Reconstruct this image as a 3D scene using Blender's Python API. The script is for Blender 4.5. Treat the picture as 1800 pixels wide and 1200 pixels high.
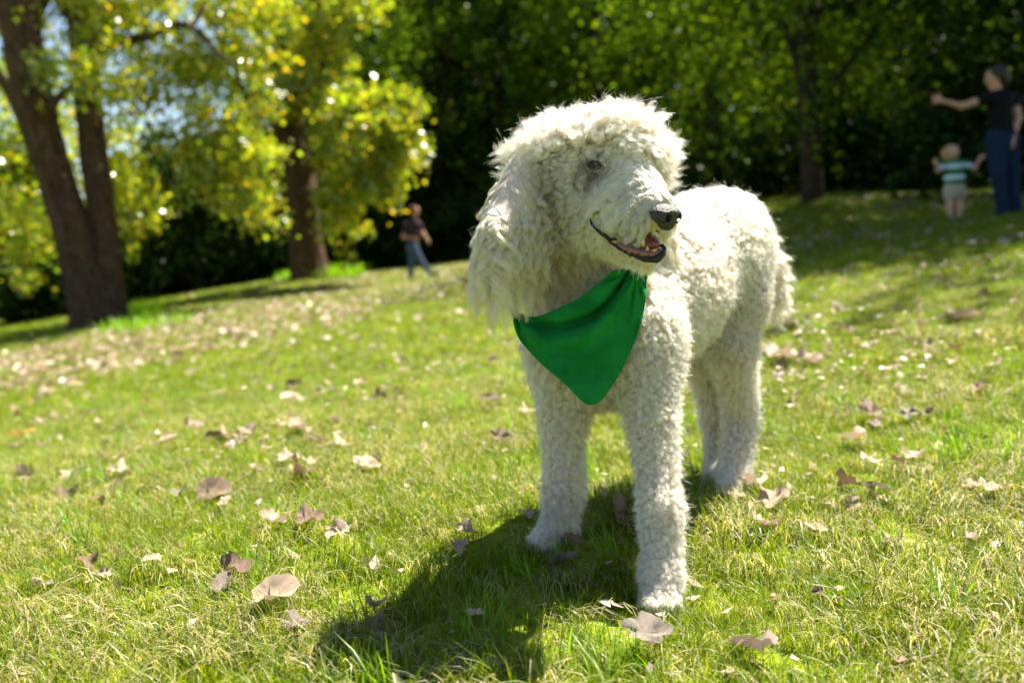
import bpy, math, random, os
import numpy as np
from mathutils import Vector, Matrix

for o in list(bpy.data.objects): bpy.data.objects.remove(o)
SC = bpy.context.scene
COL = SC.collection
RNG = np.random.default_rng(7)
random.seed(7)

# ------------------------------------------------------------------ camera
F_PX = 1600.0                      # focal length in pixels of the 1800 px wide photograph
EYE = np.array([0.0, 0.0, 0.62])
PITCH, ROLL = math.radians(7.1), math.radians(4.5)
_f = np.array([0, math.cos(PITCH), -math.sin(PITCH)])
_r0 = np.array([1.0, 0, 0]); _u0 = np.cross(_r0, _f)
_r = _r0*math.cos(ROLL) - _u0*math.sin(ROLL)
_u = _r0*math.sin(ROLL) + _u0*math.cos(ROLL)
cam_d = bpy.data.cameras.new('camera'); cam = bpy.data.objects.new('camera', cam_d); COL.objects.link(cam)
cam.matrix_world = Matrix(((_r[0], _u[0], -_f[0], EYE[0]), (_r[1], _u[1], -_f[1], EYE[1]), (_r[2], _u[2], -_f[2], EYE[2]), (0, 0, 0, 1)))
cam_d.sensor_width = 36; cam_d.lens = 32
cam_d.clip_start = 0.05; cam_d.clip_end = 1500
cam_d.dof.use_dof = True; cam_d.dof.focus_distance = 1.47; cam_d.dof.aperture_fstop = 2.4
cam_d.dof.aperture_blades = 7
SC.camera = cam

# ------------------------------------------------------------------ light
SUN_EL, SUN_AZ = math.radians(54), math.radians(40)     # azimuth from +Y towards +X: behind the dog, to the right
world = bpy.data.worlds.new('World'); SC.world = world; world.use_nodes = True
wn = world.node_tree; bg = wn.nodes['Background']
sky = wn.nodes.new('ShaderNodeTexSky'); sky.sky_type = 'NISHITA'; sky.sun_disc = False
sky.sun_elevation = SUN_EL; sky.sun_rotation = SUN_AZ; sky.air_density = 1.0; sky.dust_density = 0.6
wn.links.new(sky.outputs[0], bg.inputs[0]); bg.inputs[1].default_value = 0.05
SUN_DIR = np.array([math.cos(SUN_EL)*math.sin(SUN_AZ), math.cos(SUN_EL)*math.cos(SUN_AZ), math.sin(SUN_EL)])
sl = bpy.data.lights.new('sun', 'SUN'); sl.energy = 5.0; sl.angle = math.radians(0.5); sl.color = (1.0, 0.94, 0.82)
so = bpy.data.objects.new('sun', sl); COL.objects.link(so)
so.rotation_euler = Vector((-SUN_DIR[0], -SUN_DIR[1], -SUN_DIR[2])).to_track_quat('-Z', 'Y').to_euler()
SC.view_settings.view_transform = 'Standard'; SC.view_settings.look = 'None'
SC.view_settings.exposure = 2.0; SC.view_settings.gamma = 1.0
SC.view_settings.use_curve_mapping = False
SC.cycles.max_bounces = 10; SC.cycles.diffuse_bounces = 4; SC.cycles.transmission_bounces = 8
SC.cycles.glossy_bounces = 2; SC.cycles.transparent_max_bounces = 8
SC.cycles.sample_clamp_indirect = 6.0
SC.cycles.use_denoising = True

# ------------------------------------------------------------------ helpers
def P(px, py, d):
    """world point seen at photograph pixel (px, py) at distance d along the view axis"""
    return EYE + d*(_f + (px-900.0)/F_PX*_r - (py-600.0)/F_PX*_u)
def PV(a): return np.array([P(*q) for q in a])
def proj(p):
    q = np.atleast_2d(p) - EYE
    d = q@_f
    return 900+F_PX*(q@_r)/d, 600-F_PX*(q@_u)/d, d
def tag(o, label=None, cat=None, group=None, kind=None):
    if label: o['label'] = label
    if cat: o['category'] = cat
    if group: o['group'] = group
    if kind: o['kind'] = kind
    return o
def link(name, data, parent=None, loc=None, rot=None):
    o = bpy.data.objects.new(name, data); COL.objects.link(o)
    if parent is not None: o.parent = parent
    if loc is not None: o.location = loc
    if rot is not None: o.rotation_euler = rot
    return o
def empty(name, loc, label, cat, group=None, rz=0):
    o = link(name, None, None, tuple(loc), (0, 0, rz)); o.empty_display_size = .1
    return tag(o, label, cat, group)
def mesh_np(name, V, faces, mat=None, smooth=True, attrs=None):
    """faces: (N,k) int array or a list of such arrays"""
    V = np.ascontiguousarray(V, np.float32)
    fl = faces if isinstance(faces, list) else [faces]
    fl = [np.asarray(f, np.int32) for f in fl if len(f)]
    me = bpy.data.meshes.new(name)
    me.vertices.add(len(V)); me.vertices.foreach_set('co', V.ravel())
    li = np.concatenate([f.ravel() for f in fl]); tot = np.concatenate([np.full(len(f), f.shape[1], np.int32) for f in fl])
    st = np.concatenate(([0], np.cumsum(tot)[:-1])).astype(np.int32)
    me.loops.add(len(li)); me.loops.foreach_set('vertex_index', li)
    me.polygons.add(len(tot)); me.polygons.foreach_set('loop_start', st)
    me.update(calc_edges=True)
    if smooth: me.polygons.foreach_set('use_smooth', np.ones(len(tot), bool))
    for nm, (dom, arr) in (attrs or {}).items():
        arr = np.asarray(arr, np.float32)
        if arr.ndim == 2:
            if arr.shape[1] == 3: arr = np.c_[arr, np.ones(len(arr), np.float32)]
            a = me.attributes.new(nm, 'FLOAT_COLOR', dom); a.data.foreach_set('color', np.ascontiguousarray(arr, np.float32).ravel())
        else:
            a = me.attributes.new(nm, 'FLOAT', dom); a.data.foreach_set('value', arr)
    if mat is not None: me.materials.append(mat)
    me.validate(); return me
def norm(v): v = np.asarray(v, float); return v/np.maximum(np.linalg.norm(v, axis=-1, keepdims=True), 1e-9)
def smoothpath(pts, n):
    """Catmull-Rom through rows of pts (any columns)"""
    pts = np.asarray(pts, float); Q = np.vstack([2*pts[0]-pts[1], pts, 2*pts[-1]-pts[-2]])
    t = np.linspace(0, len(pts)-1-1e-6, n); i = t.astype(int); u = (t-i)[:, None]
    a, b, c, d = Q[i], Q[i+1], Q[i+2], Q[i+3]
    return .5*((2*b)+(-a+c)*u+(2*a-5*b+4*c-d)*u**2+(-a+3*b-3*c+d)*u**3)
def tube(pts, rad, sides=8, caps=True):
    pts = np.asarray(pts, float); rad = np.asarray(rad, float); n = len(pts)
    T = norm(np.gradient(pts, axis=0)); up = np.array([0, 0, 1.0]) if abs(T[0][2]) < .9 else np.array([1.0, 0, 0])
    N = norm(np.cross(T, up)); 
    for i in range(1, n):
        v = N[i-1]-T[i]*(N[i-1]@T[i]); N[i] = v/max(np.linalg.norm(v), 1e-9)
    B = np.cross(T, N); a = np.linspace(0, 2*np.pi, sides, endpoint=False)
    V = (pts[:, None]+rad[:, None, None]*(np.cos(a)[None, :, None]*N[:, None]+np.sin(a)[None, :, None]*B[:, None])).reshape(-1, 3)
    i = np.arange(n-1)[:, None]*sides; j = np.arange(sides)[None]; k = (j+1) % sides
    Q = np.stack([i+j, i+k, i+sides+k, i+sides+j], -1).reshape(-1, 4)
    if caps:
        V = np.vstack([V, pts[0], pts[-1]]); c0, c1 = len(V)-2, len(V)-1; jj = np.arange(sides); kk = (jj+1) % sides
        Tt = np.vstack([np.stack([kk, jj, np.full(sides, c0)], 1), np.stack([(n-1)*sides+jj, (n-1)*sides+kk, np.full(sides, c1)], 1)])
        return V, Q, Tt
    return V, Q, np.zeros((0, 3), int)
def join(ms):
    Vs, Qs, Ts, o = [], [], [], 0
    for V, Q, T in ms:
        Vs.append(V); Qs.append(Q+o); Ts.append(T+o); o += len(V)
    return np.vstack(Vs), [np.vstack(Qs), np.vstack(Ts)]

# value noise for displacing geometry
_perm = np.random.default_rng(3).random((64, 64, 64)).astype(np.float32)
def vnoise(p):
    p = np.asarray(p, float); i = np.floor(p).astype(int); f = p-i; f = f*f*(3-2*f); i &= 63; j = (i+1) & 63
    def g(a, b, c): return _perm[a, b, c]
    x0, y0, z0, x1, y1, z1 = i[..., 0], i[..., 1], i[..., 2], j[..., 0], j[..., 1], j[..., 2]
    fx, fy, fz = f[..., 0], f[..., 1], f[..., 2]
    return ((g(x0, y0, z0)*(1-fx)+g(x1, y0, z0)*fx)*(1-fy)+(g(x0, y1, z0)*(1-fx)+g(x1, y1, z0)*fx)*fy)*(1-fz) + \
           ((g(x0, y0, z1)*(1-fx)+g(x1, y0, z1)*fx)*(1-fy)+(g(x0, y1, z1)*(1-fx)+g(x1, y1, z1)*fx)*fy)*fz

# ------------------------------------------------------------------ implicit surfaces
def cap(a, b, ra, rb, k=.03, key=None): return ('c', np.array(a, float), np.array(b, float), ra, rb, k, key)
def ell(c, r, R=None, k=.03, key=None): return ('e', np.array(c, float), np.array(r, float), np.eye(3) if R is None else np.array(R, float), None, k, key)
def sdf1(q, p):
    if q[0] == 'c':
        _, a, b, ra, rb, _, _ = q; ba = b-a; t = np.clip(((p-a)@ba)/max(ba@ba, 1e-12), 0, 1)
        return np.linalg.norm(p-a-t[..., None]*ba, axis=-1)-(ra+(rb-ra)*t)
    _, c, r, R, _, _, _ = q; l = (p-c)@R.T; k0 = np.linalg.norm(l/r, axis=-1); k1 = np.linalg.norm(l/(r*r), axis=-1)
    return k0*(k0-1)/np.maximum(k1, 1e-9)
def bbox(q):
    if q[0] == 'c': return np.minimum(q[1]-q[3], q[2]-q[4]), np.maximum(q[1]+q[3], q[2]+q[4])
    m = q[2].max(); return q[1]-m, q[1]+m
def sdf_all(prims, p):
    D = np.full(p.shape[:-1], 9.0)
    for q in prims:
        d = sdf1(q, p)
        if q[5] < 0:                       # carve
            D = np.maximum(D, -d); continue
        k = q[5]; h = np.clip(.5+.5*(D-d)/k, 0, 1); D = D*(1-h)+d*h-k*h*(1-h)
    return D
def polygonise(prims, h):
    bb = [bbox(q) for q in prims if q[5] > 0]; lo = np.min([b[0] for b in bb], 0)-3*h; hi = np.max([b[1] for b in bb], 0)+3*h
    n = np.ceil((hi-lo)/h).astype(int)+1; D = np.full(n, 9.0)
    for q in prims:
        m = abs(q[5])+3*h; a, b = bbox(q); i0 = np.maximum(np.floor((a-m-lo)/h).astype(int), 0); i1 = np.minimum(np.ceil((b+m-lo)/h).astype(int)+1, n)
        ax = [lo[t]+h*np.arange(i0[t], i1[t]) for t in range(3)]
        p = np.stack(np.meshgrid(*ax, indexing='ij'), -1); sl_ = tuple(slice(i0[t], i1[t]) for t in range(3)); d = sdf1(q, p); S = D[sl_]
        if q[5] < 0: D[sl_] = np.maximum(S, -d); continue
        k = q[5]; hh = np.clip(.5+.5*(S-d)/k, 0, 1); D[sl_] = S*(1-hh)+d*hh-k*hh*(1-hh)
    S = D < 0
    off = [(i, j, k) for i in (0, 1) for j in (0, 1) for k in (0, 1)]
    def cs(A, o): return A[o[0]:A.shape[0]-1+o[0], o[1]:A.shape[1]-1+o[1], o[2]:A.shape[2]-1+o[2]]
    cnt = sum(cs(S, o).astype(int) for o in off); act = (cnt > 0) & (cnt < 8)
    idx = np.argwhere(act); vid = np.full(act.shape, -1); vid[act] = np.arange(len(idx))
    acc = np.zeros((len(idx), 3)); num = np.zeros(len(idx))
    for a in off:
        for ax in range(3):
            if a[ax]: continue
            b = list(a); b[ax] = 1
            da = D[tuple((idx+a).T)]; db = D[tuple((idx+b).T)]; cr = (da < 0) != (db < 0); t = np.where(cr, da/np.where(cr, da-db, 1), 0)
            pnt = np.array(a, float)[None]+t[:, None]*(np.array(b)-np.array(a))[None]; acc += pnt*cr[:, None]; num += cr
    V = lo+h*(idx+acc/num[:, None]); Fs = []
    for ax in range(3):
        o = [t for t in range(3) if t != ax]; s = [slice(1, -1)]*3; s[ax] = slice(0, -1); s2 = list(s); s2[ax] = slice(1, None)
        s = [slice(1, -1)]*3; s[ax] = slice(None, -1); s2 = [slice(1, -1)]*3; s2[ax] = slice(1, None)
        A, B = S[tuple(s)], S[tuple(s2)]
        for flip, mk in ((False, A & ~B), (True, ~A & B)):
            e = np.argwhere(mk)
            if not len(e): continue
            e = e+1; e[:, ax] -= 1; q = []
            for u, v in ((1, 1), (0, 1), (0, 0), (1, 0)):
                c = e.copy(); c[:, o[0]] -= u; c[:, o[1]] -= v; q.append(vid[tuple(c.T)])
            q = np.stack(q, 1)
            if (ax == 1) != flip: q = q[:, ::-1]
            Fs.append(q)
    return V, np.vstack(Fs)

# ------------------------------------------------------------------ node material helpers
def mat(name):
    m = bpy.data.materials.new(name); m.use_nodes = True; nt = m.node_tree; nt.nodes.clear()
    out = nt.nodes.new('ShaderNodeOutputMaterial'); return m, nt, out
def nd(nt, t, **kw):
    n = nt.nodes.new(t)
    for k, v in kw.items():
        if k.startswith('i_'): n.inputs[k[2:].replace('_', ' ')].default_value = v
        else: setattr(n, k, v)
    return n
def simple(name, col, rough=.7, spec=.3, bump=0, scale=40, var=.15, metallic=0, coat=0):
    m, nt, out = mat(name); b = nd(nt, 'ShaderNodeBsdfPrincipled'); L = nt.links.new
    b.inputs['Roughness'].default_value = rough; b.inputs['Specular IOR Level'].default_value = spec; b.inputs['Coat Weight'].default_value = coat
    tc = nd(nt, 'ShaderNodeTexCoord'); nz = nd(nt, 'ShaderNodeTexNoise'); nz.inputs['Scale'].default_value = scale; nz.inputs['Detail'].default_value = 5
    L(tc.outputs['Object'], nz.inputs['Vector'])
    r = nd(nt, 'ShaderNodeValToRGB'); r.color_ramp.elements[0].position = .3; r.color_ramp.elements[1].position = .7
    r.color_ramp.elements[0].color = (*[c*(1-var) for c in col], 1); r.color_ramp.elements[1].color = (*[min(1, c*(1+var)) for c in col], 1)
    L(nz.outputs[0], r.inputs[0]); L(r.outputs[0], b.inputs['Base Color'])
    if bump:
        bp = nd(nt, 'ShaderNodeBump'); bp.inputs['Strength'].default_value = bump; bp.inputs['Distance'].default_value = .004; L(nz.outputs[0], bp.inputs['Height']); L(bp.outputs[0], b.inputs['Normal'])
    L(b.outputs[0], out.inputs[0]); return m
def leafmat(name, trans=.5, gloss=.06, rough=.35, tboost=(1.15, 1.1, .6)):
    """thin leaf: diffuse + translucent + weak gloss, colour from the per-leaf attribute 'tint'"""
    m, nt, out = mat(name); L = nt.links.new
    at = nd(nt, 'ShaderNodeAttribute', attribute_name='tint')
    df = nd(nt, 'ShaderNodeBsdfDiffuse'); tr = nd(nt, 'ShaderNodeBsdfTranslucent'); gl = nd(nt, 'ShaderNodeBsdfGlossy'); gl.inputs['Roughness'].default_value = rough
    mx = nd(nt, 'ShaderNodeMix', data_type='RGBA', blend_type='MULTIPLY'); mx.inputs[0].default_value = 1; mx.inputs[7].default_value = (*tboost, 1)
    L(at.outputs['Color'], df.inputs[0]); L(at.outputs['Color'], mx.inputs[6]); L(mx.outputs[2], tr.inputs[0])
    a = nd(nt, 'ShaderNodeMixShader'); a.inputs[0].default_value = trans; L(df.outputs[0], a.inputs[1]); L(tr.outputs[0], a.inputs[2])
    b = nd(nt, 'ShaderNodeMixShader'); b.inputs[0].default_value = gloss; L(a.outputs[0], b.inputs[1]); L(gl.outputs[0], b.inputs[2])
    L(b.outputs[0], out.inputs[0]); return m

# ------------------------------------------------------------------ terrain height, fitted through the places where things stand
_cp = PV([(1160, 1072, 1.44), (978, 958, 1.64), (1282, 884, 1.97), (1250, 860, 2.10), (540, 1195, 1.235), (1800, 1190, 1.19),
          (725, 495, 22.4), (1775, 380, 10.2), (1678, 386, 10.8), (180, 572, 17.5), (545, 490, 24.0), (1432, 358, 18.0),
          (0, 590, 21), (250, 530, 29), (820, 462, 29), (1360, 338, 24), (1790, 335, 19), (700, 700, 4.0), (250, 760, 4.0), (1500, 560, 4.4), (1700, 450, 6.6), (350, 600, 10.5), (850,560,9)])
_far = np.array([[-40, 40, -2.2], [0, 60, 0.2], [40, 45, 3.2], [-60, 0, -2.5], [60, 0, 3.0], [0, -60, 0], [-30, -30, -1.5], [30, -30, 1.5], [0, -3, 0.02], [-3, 0, -.14], [3, 0, .12], [3.2,3,.17]])
_C = np.vstack([_cp, _far])
def _phi(r): return np.where(r > 1e-9, r*r*np.log(np.maximum(r, 1e-9)), 0)
_n = len(_C); _K = _phi(np.linalg.norm(_C[:, None, :2]-_C[None, :, :2], axis=-1))+np.eye(_n)*np.r_[np.full(6, .002), np.full(_n-6, .6)]*1.0
_Pm = np.c_[np.ones(_n), _C[:, :2]]; _A = np.block([[_K, _Pm], [_Pm.T, np.zeros((3, 3))]])
_w = np.linalg.solve(_A, np.r_[_C[:, 2], 0, 0, 0])
def ground(x, y):
    x = np.asarray(x, float); y = np.asarray(y, float); sh = x.shape; q = np.stack([x.ravel(), y.ravel()], -1)
    s = np.maximum(np.linalg.norm(q, axis=1)/60, 1)[:, None]; q2 = q/s
    z = np.zeros(len(q2))
    for i in range(0, len(q2), 20000):
        z[i:i+20000] = _phi(np.linalg.norm(q2[i:i+20000, None]-_C[None, :, :2], axis=-1))@_w[:_n]
    z += np.c_[np.ones(len(q2)), q2]@_w[_n:]
    z += (vnoise(np.c_[q*4.5, q[:, 0]*0+3.3])-.5)*.030+(vnoise(np.c_[q*1.4, q[:, 0]*0+8.3])-.5)*.03
    return z.reshape(sh)
def on_ground(px, py, dmax=60):
    """where the view ray through a pixel meets the lawn"""
    d = np.exp(np.linspace(math.log(.9), math.log(dmax), 900)); p = EYE+d[:, None]*(_f+(px-900)/F_PX*_r-(py-600)/F_PX*_u)
    g = ground(p[:, 0], p[:, 1]); b = np.argmax(p[:, 2] < g)
    if p[b, 2] >= g[b]: return None
    t = (p[b-1, 2]-g[b-1])/((p[b-1, 2]-g[b-1])-(p[b, 2]-g[b])); return p[b-1]+(p[b]-p[b-1])*t
SKIP = ''
# ------------------------------------------------------------------ the lawn sheet
def warp(lo, hi, n, c, s):
    t = np.linspace(-1, 1, n); a = math.asinh((hi-c)/s); b = math.asinh((lo-c)/s); u = b+(a-b)*(t+1)/2; return c+s*np.sinh(u)
gx = warp(-420, 420, 260, 0, 2.5); gy = warp(-420, 620, 300, 2.5, 3.0); X, Y = np.meshgrid(gx, gy, indexing='ij'); Z = ground(X, Y)
i, j = np.meshgrid(np.arange(len(gx)-1), np.arange(len(gy)-1), indexing='ij'); i, j = i.ravel(), j.ravel(); ny = len(gy)
m_lawn, nt, out = mat('lawn_soil'); L_ = nt.links.new
tc = nd(nt, 'ShaderNodeTexCoord'); b = nd(nt, 'ShaderNodeBsdfPrincipled'); b.inputs['Roughness'].default_value = .95; b.inputs['Specular IOR Level'].default_value = .1
n1 = nd(nt, 'ShaderNodeTexNoise'); n1.inputs['Scale'].default_value = 28; n1.inputs['Detail'].default_value = 8; n2 = nd(nt, 'ShaderNodeTexNoise'); n2.inputs['Scale'].default_value = 1.1; n2.inputs['Detail'].default_value = 4
r1 = nd(nt, 'ShaderNodeValToRGB'); e = r1.color_ramp.elements; e[0].position = .32; e[0].color = (.035, .055, .005, 1); e[1].position = .72; e[1].color = (.21, .21, .04, 1)
x_ = e.new(.52); x_.color = (.16, .21, .008, 1)
ad = nd(nt, 'ShaderNodeMath', operation='MULTIPLY_ADD'); ad.inputs[1].default_value = .35; L_(n2.outputs[0], ad.inputs[0]); L_(n1.outputs[0], ad.inputs[2])
sb = nd(nt, 'ShaderNodeMath', operation='SUBTRACT'); sb.inputs[1].default_value = .17; L_(ad.outputs[0], sb.inputs[0])
L_(tc.outputs['Object'], n1.inputs['Vector']); L_(tc.outputs['Object'], n2.inputs['Vector']); L_(sb.outputs[0], r1.inputs[0]); L_(r1.outputs[0], b.inputs['Base Color'])
bp = nd(nt, 'ShaderNodeBump'); bp.inputs['Strength'].default_value = .8; bp.inputs['Distance'].default_value = .03; L_(n1.outputs[0], bp.inputs['Height']); L_(bp.outputs[0], b.inputs['Normal']); L_(b.outputs[0], out.inputs[0])
tag(link('ground', mesh_np('ground', np.stack([X, Y, Z], -1).reshape(-1, 3), np.stack([i*ny+j, (i+1)*ny+j, (i+1)*ny+j+1, i*ny+j+1], 1), m_lawn)), 'gently sloping park lawn of yellowish green grass', kind='structure')

# ------------------------------------------------------------------ grass: tuft meshes set out by geometry nodes
M_grass = leafmat('grass_blade', .5, .022, .4, (1.3, 1.2, .4))
def tuft(name, n, rad, hmin, hmax, wid, seed, straw=.16, flat=.5, fresh=0):
    g = np.random.default_rng(seed); a = g.uniform(0, 2*np.pi, n); r = rad*np.sqrt(g.random(n)); base = np.stack([r*np.cos(a), r*np.sin(a), np.full(n, -.004)], -1)
    main = g.uniform(0, 2*np.pi); az = np.where(g.random(n) < .55, main+g.normal(0, .7, n), g.uniform(0, 2*np.pi, n)); d = np.stack([np.cos(az), np.sin(az), az*0], -1)
    s_ = g.random(n) < straw; lean = np.clip(g.beta(1.6, 1.6, n)*1.25+flat*.4-.25, .05, 1.35); lean[s_] = g.uniform(1.0, 1.5, s_.sum())
    Lh = g.uniform(hmin, hmax, n)*(1+.5*np.sin(lean)); w = wid*g.uniform(.6, 1.3, n); side = np.stack([-np.sin(az), np.cos(az), az*0], -1)
    V = []; k = 4
    for q in range(k):
        t = q/(k-1); th = lean*(.35+.8*t); c = base+Lh[:, None]*t*(np.sin(th)[:, None]*d+np.cos(th)[:, None]*np.array([0, 0, 1.]))
        if s_.any(): c[s_, 2] = c[s_, 2]*.6+.012*np.sin(np.pi*t)+g.uniform(0, .012, s_.sum())
        ww = w*(1-t**1.6)*.5+.0001; V += [c-side*ww[:, None], c+side*ww[:, None]]
    V = np.stack(V, 1).reshape(-1, 3); o = np.arange(n)[:, None]*2*k
    F = np.concatenate([np.concatenate([o+2*q, o+2*q+1, o+2*q+3, o+2*q+2], 1) for q in range(k-1)])
    c0, c1, c2 = np.array([.045, .115, .002]), np.array([.29, .36, .004]), np.array([.50, .43, .23]); u = g.random((n, 1))**1.3; col = c0*(1-u)+c1*u
    if fresh: col = np.array([.15, .32, .012])*g.uniform(.8, 1.2, (n, 1))
    col[s_] = c2*g.uniform(.6, 1.15, (s_.sum(), 1)); me = mesh_np(name, V, F, M_grass, True, {'tint': ('FACE', np.tile(col, (k-1, 1)))})
    return me
def scatter(name, meshes, pos, scale, idx, rotz, tilt, label):
    tc_ = bpy.data.collections.new(name+'_kit')
    for q, me in enumerate(meshes): tc_.objects.link(bpy.data.objects.new('%s_piece_%02d' % (name, q), me))
    me = bpy.data.meshes.new(name+'_points'); me.vertices.add(len(pos)); me.vertices.foreach_set('co', pos.astype(np.float32).ravel())
    for nm, ty, arr, f in (('scl', 'FLOAT', scale, 'value'), ('idx', 'INT', idx, 'value')):
        a = me.attributes.new(nm, ty, 'POINT'); a.data.foreach_set(f, arr)
    a = me.attributes.new('rot', 'FLOAT_VECTOR', 'POINT'); a.data.foreach_set('vector', np.stack([tilt[0], tilt[1], rotz], -1).astype(np.float32).ravel())
    o = link(name, me); ng = bpy.data.node_groups.new(name+'_nodes', 'GeometryNodeTree')
    ng.interface.new_socket('Geometry', in_out='INPUT', socket_type='NodeSocketGeometry'); ng.interface.new_socket('Geometry', in_out='OUTPUT', socket_type='NodeSocketGeometry')
    gi, go = ng.nodes.new('NodeGroupInput'), ng.nodes.new('NodeGroupOutput'); ip = ng.nodes.new('GeometryNodeInstanceOnPoints'); ci = ng.nodes.new('GeometryNodeCollectionInfo')
    ci.inputs['Collection'].default_value = tc_; ci.inputs['Separate Children'].default_value = True; ci.inputs['Reset Children'].default_value = True
    def na(t, n_): q = ng.nodes.new('GeometryNodeInputNamedAttribute'); q.data_type = t; q.inputs['Name'].default_value = n_; return q.outputs['Attribute']
    l = ng.links.new; e2r = ng.nodes.new('FunctionNodeEulerToRotation'); l(na('FLOAT_VECTOR', 'rot'), e2r.inputs[0])
    l(gi.outputs[0], ip.inputs['Points']); l(ci.outputs[0], ip.inputs['Instance']); ip.inputs['Pick Instance'].default_value = True
    l(na('INT', 'idx'), ip.inputs['Instance Index']); l(e2r.outputs[0], ip.inputs['Rotation']); l(na('FLOAT', 'scl'), ip.inputs['Scale']); l(ip.outputs[0], go.inputs[0])
    md = o.modifiers.new('scatter', 'NODES'); md.node_group = ng
    tag(o, label, kind='stuff'); return o
def spots(d0, d1, n, g, margin=.35, wide=1.25):
    u = g.random(n); d = np.sqrt(d0*d0+(d1*d1-d0*d0)*u); x = g.uniform(-1, 1, n)*(.5625*d*wide+margin); y = d-.0; return np.stack([x, y, ground(x, y)], -1)
if 'grass' not in SKIP:
    g = np.random.default_rng(5)
    near = [tuft('g', 115, .06, .020, .050, .0014, 100+q, straw=.06+.17*(q % 4 == 0), flat=.2+.6*(q % 3)/2) for q in range(12)]+[tuft('g', 16, .035, .045, .08, .0026, 130+q, straw=0, flat=.1, fresh=1) for q in range(3)]
    n = 11500; pz = spots(.72, 5.4, n, g); patch = vnoise(pz*np.array([3.0, 3.0, 0])); idx = g.integers(0, 12, n)
    lush = (g.random(n) < .035) | ((vnoise(pz*np.array([5, 5, 0])+7) > .74) & (g.random(n) < .16)); idx[lush] = 12+g.integers(0, 3, lush.sum()); strawy = (patch > .60) & ~lush; idx[strawy] = (idx[strawy]//4)*4
    scatter('lawn_grass', near, pz, (g.uniform(.75, 1.25, n)*(.75+.5*patch)).astype(np.float32), idx.astype(np.int32), g.uniform(0, 6.28, n), (g.normal(0, .12, n), g.normal(0, .12, n)), 'fine matted lawn grass with straw around the dog')
    mid = [tuft('m', 60, .13, .03, .07, .0045, 200+q, straw=.05+.15*(q % 4 == 0)) for q in range(8)]
    n = 9500; pz = spots(5.2, 13, n, g); scatter('middle_grass', mid, pz, g.uniform(.7, 1.2, n).astype(np.float32), g.integers(0, 8, n).astype(np.int32), g.uniform(0, 6.28, n), (g.normal(0, .1, n), g.normal(0, .1, n)), 'sunlit lawn grass beyond the dog')
    farm = [tuft('f', 70, .34, .04, .09, .011, 300+q, straw=.04) for q in range(6)]
    n = 9000; pz = spots(12.5, 34, n, g, 1, 1.2); scatter('far_grass', farm, pz, g.uniform(.7, 1.2, n).astype(np.float32), g.integers(0, 6, n).astype(np.int32), g.uniform(0, 6.28, n), (g.normal(0, .05, n), g.normal(0, .05, n)), 'soft lawn grass out by the trees')

# ------------------------------------------------------------------ fallen leaves
M_dead = [simple('dry_leaf_tan', (.44, .32, .22), .5, .4, .5, 90, .3), simple('dry_leaf_brown', (.19, .115, .07), .55, .4, .5, 90, .3), simple('dry_leaf_grey', (.24, .18, .14), .45, .45, .5, 90, .25), simple('dry_leaf_orange', (.55, .27, .07), .5, .4, .4, 90, .3)]
for m_ in M_dead:            # thin: let some sunlight through
    nt = m_.node_tree; pb = next(n for n in nt.nodes if n.type == 'BSDF_PRINCIPLED'); tr = nd(nt, 'ShaderNodeBsdfTranslucent'); ms = nd(nt, 'ShaderNodeMixShader'); ms.inputs[0].default_value = .22
    nt.links.new(pb.inputs['Base Color'].links[0].from_socket, tr.inputs[0]); nt.links.new(pb.outputs[0], ms.inputs[1]); nt.links.new(tr.outputs[0], ms.inputs[2]); nt.links.new(ms.outputs[0], next(n for n in nt.nodes if n.type == 'OUTPUT_MATERIAL').inputs[0])
def leaf_geo(seed, kind, fold):
    g = np.random.default_rng(seed); na_ = 26; a = np.linspace(0, 2*np.pi, na_, endpoint=False)
    if kind == 0: r = .42+.10*np.cos(a)+.05*np.cos(3*a)                              # broad heart-shaped
    elif kind == 1: r = .30+.17*np.abs(np.cos(2.5*a))**1.5+.06*np.cos(a)              # lobed, maple-like
    else: r = .26+.22*np.abs(np.cos(a))**2                                          # oval
    r = r*(1+g.normal(0, .085, na_)); V = [[0, 0, 0]]; F3, F4 = [], []
    for q, s_ in enumerate((.5, 1.0)):
        for k in range(na_): V.append([r[k]*s_*math.cos(a[k]), r[k]*s_*math.sin(a[k]), 0])
    V = np.array(V); x, y = V[:, 0], V[:, 1]; z = fold*(.9*y*y+.35*x*x*g.choice([-1, 1]))+.26*(vnoise(V*5+seed)-.5)+.10*(vnoise(V*13+seed)-.5)+.12*fold*np.sin(x*7+seed)*y
    ang = y*fold*1.6; V2 = np.stack([x, np.where(np.abs(ang) > 1e-3, np.sin(ang)/(fold*1.6+1e-6), y), z+(1-np.cos(ang))/(fold*1.6+1e-6)*.6], -1)
    for k in range(na_):
        F3.append([0, 1+k, 1+(k+1) % na_]); F4.append([1+k, 1+na_+k, 1+na_+(k+1) % na_, 1+(k+1) % na_])
    b0 = len(V2); st = np.array([[-.25, 0, .01], [-.62, .03, .06], [-.62, .045, .06], [-.25, .03, .01]]); V2 = np.vstack([V2, st]); F4.append([b0, b0+1, b0+2, b0+3])
    V2[:, 2] -= V2[:, 2].min(); return V2, np.array(F4), np.array(F3)
LEAF = []
for q in range(24):
    k = (0, 1, 2)[q % 3]; V_, F4, F3 = leaf_geo(40+q, k, (.5, .9, 1.5, 1.2)[q % 4]); LEAF.append((V_, F4, F3))
LM = [[mesh_np('fallen_leaf', v, [a4, a3], m_) for m_ in M_dead] for v, a4, a3 in LEAF]
def put_leaf(p, size, kind, m, rz, tx, ty, label, group=None, sink=.0):
    o = link('fallen_leaf', LM[kind][m], None, (p[0], p[1], p[2]+sink), (tx, ty, rz)); o.scale = (size,)*3
    return tag(o, label, 'leaf', group)
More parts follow.
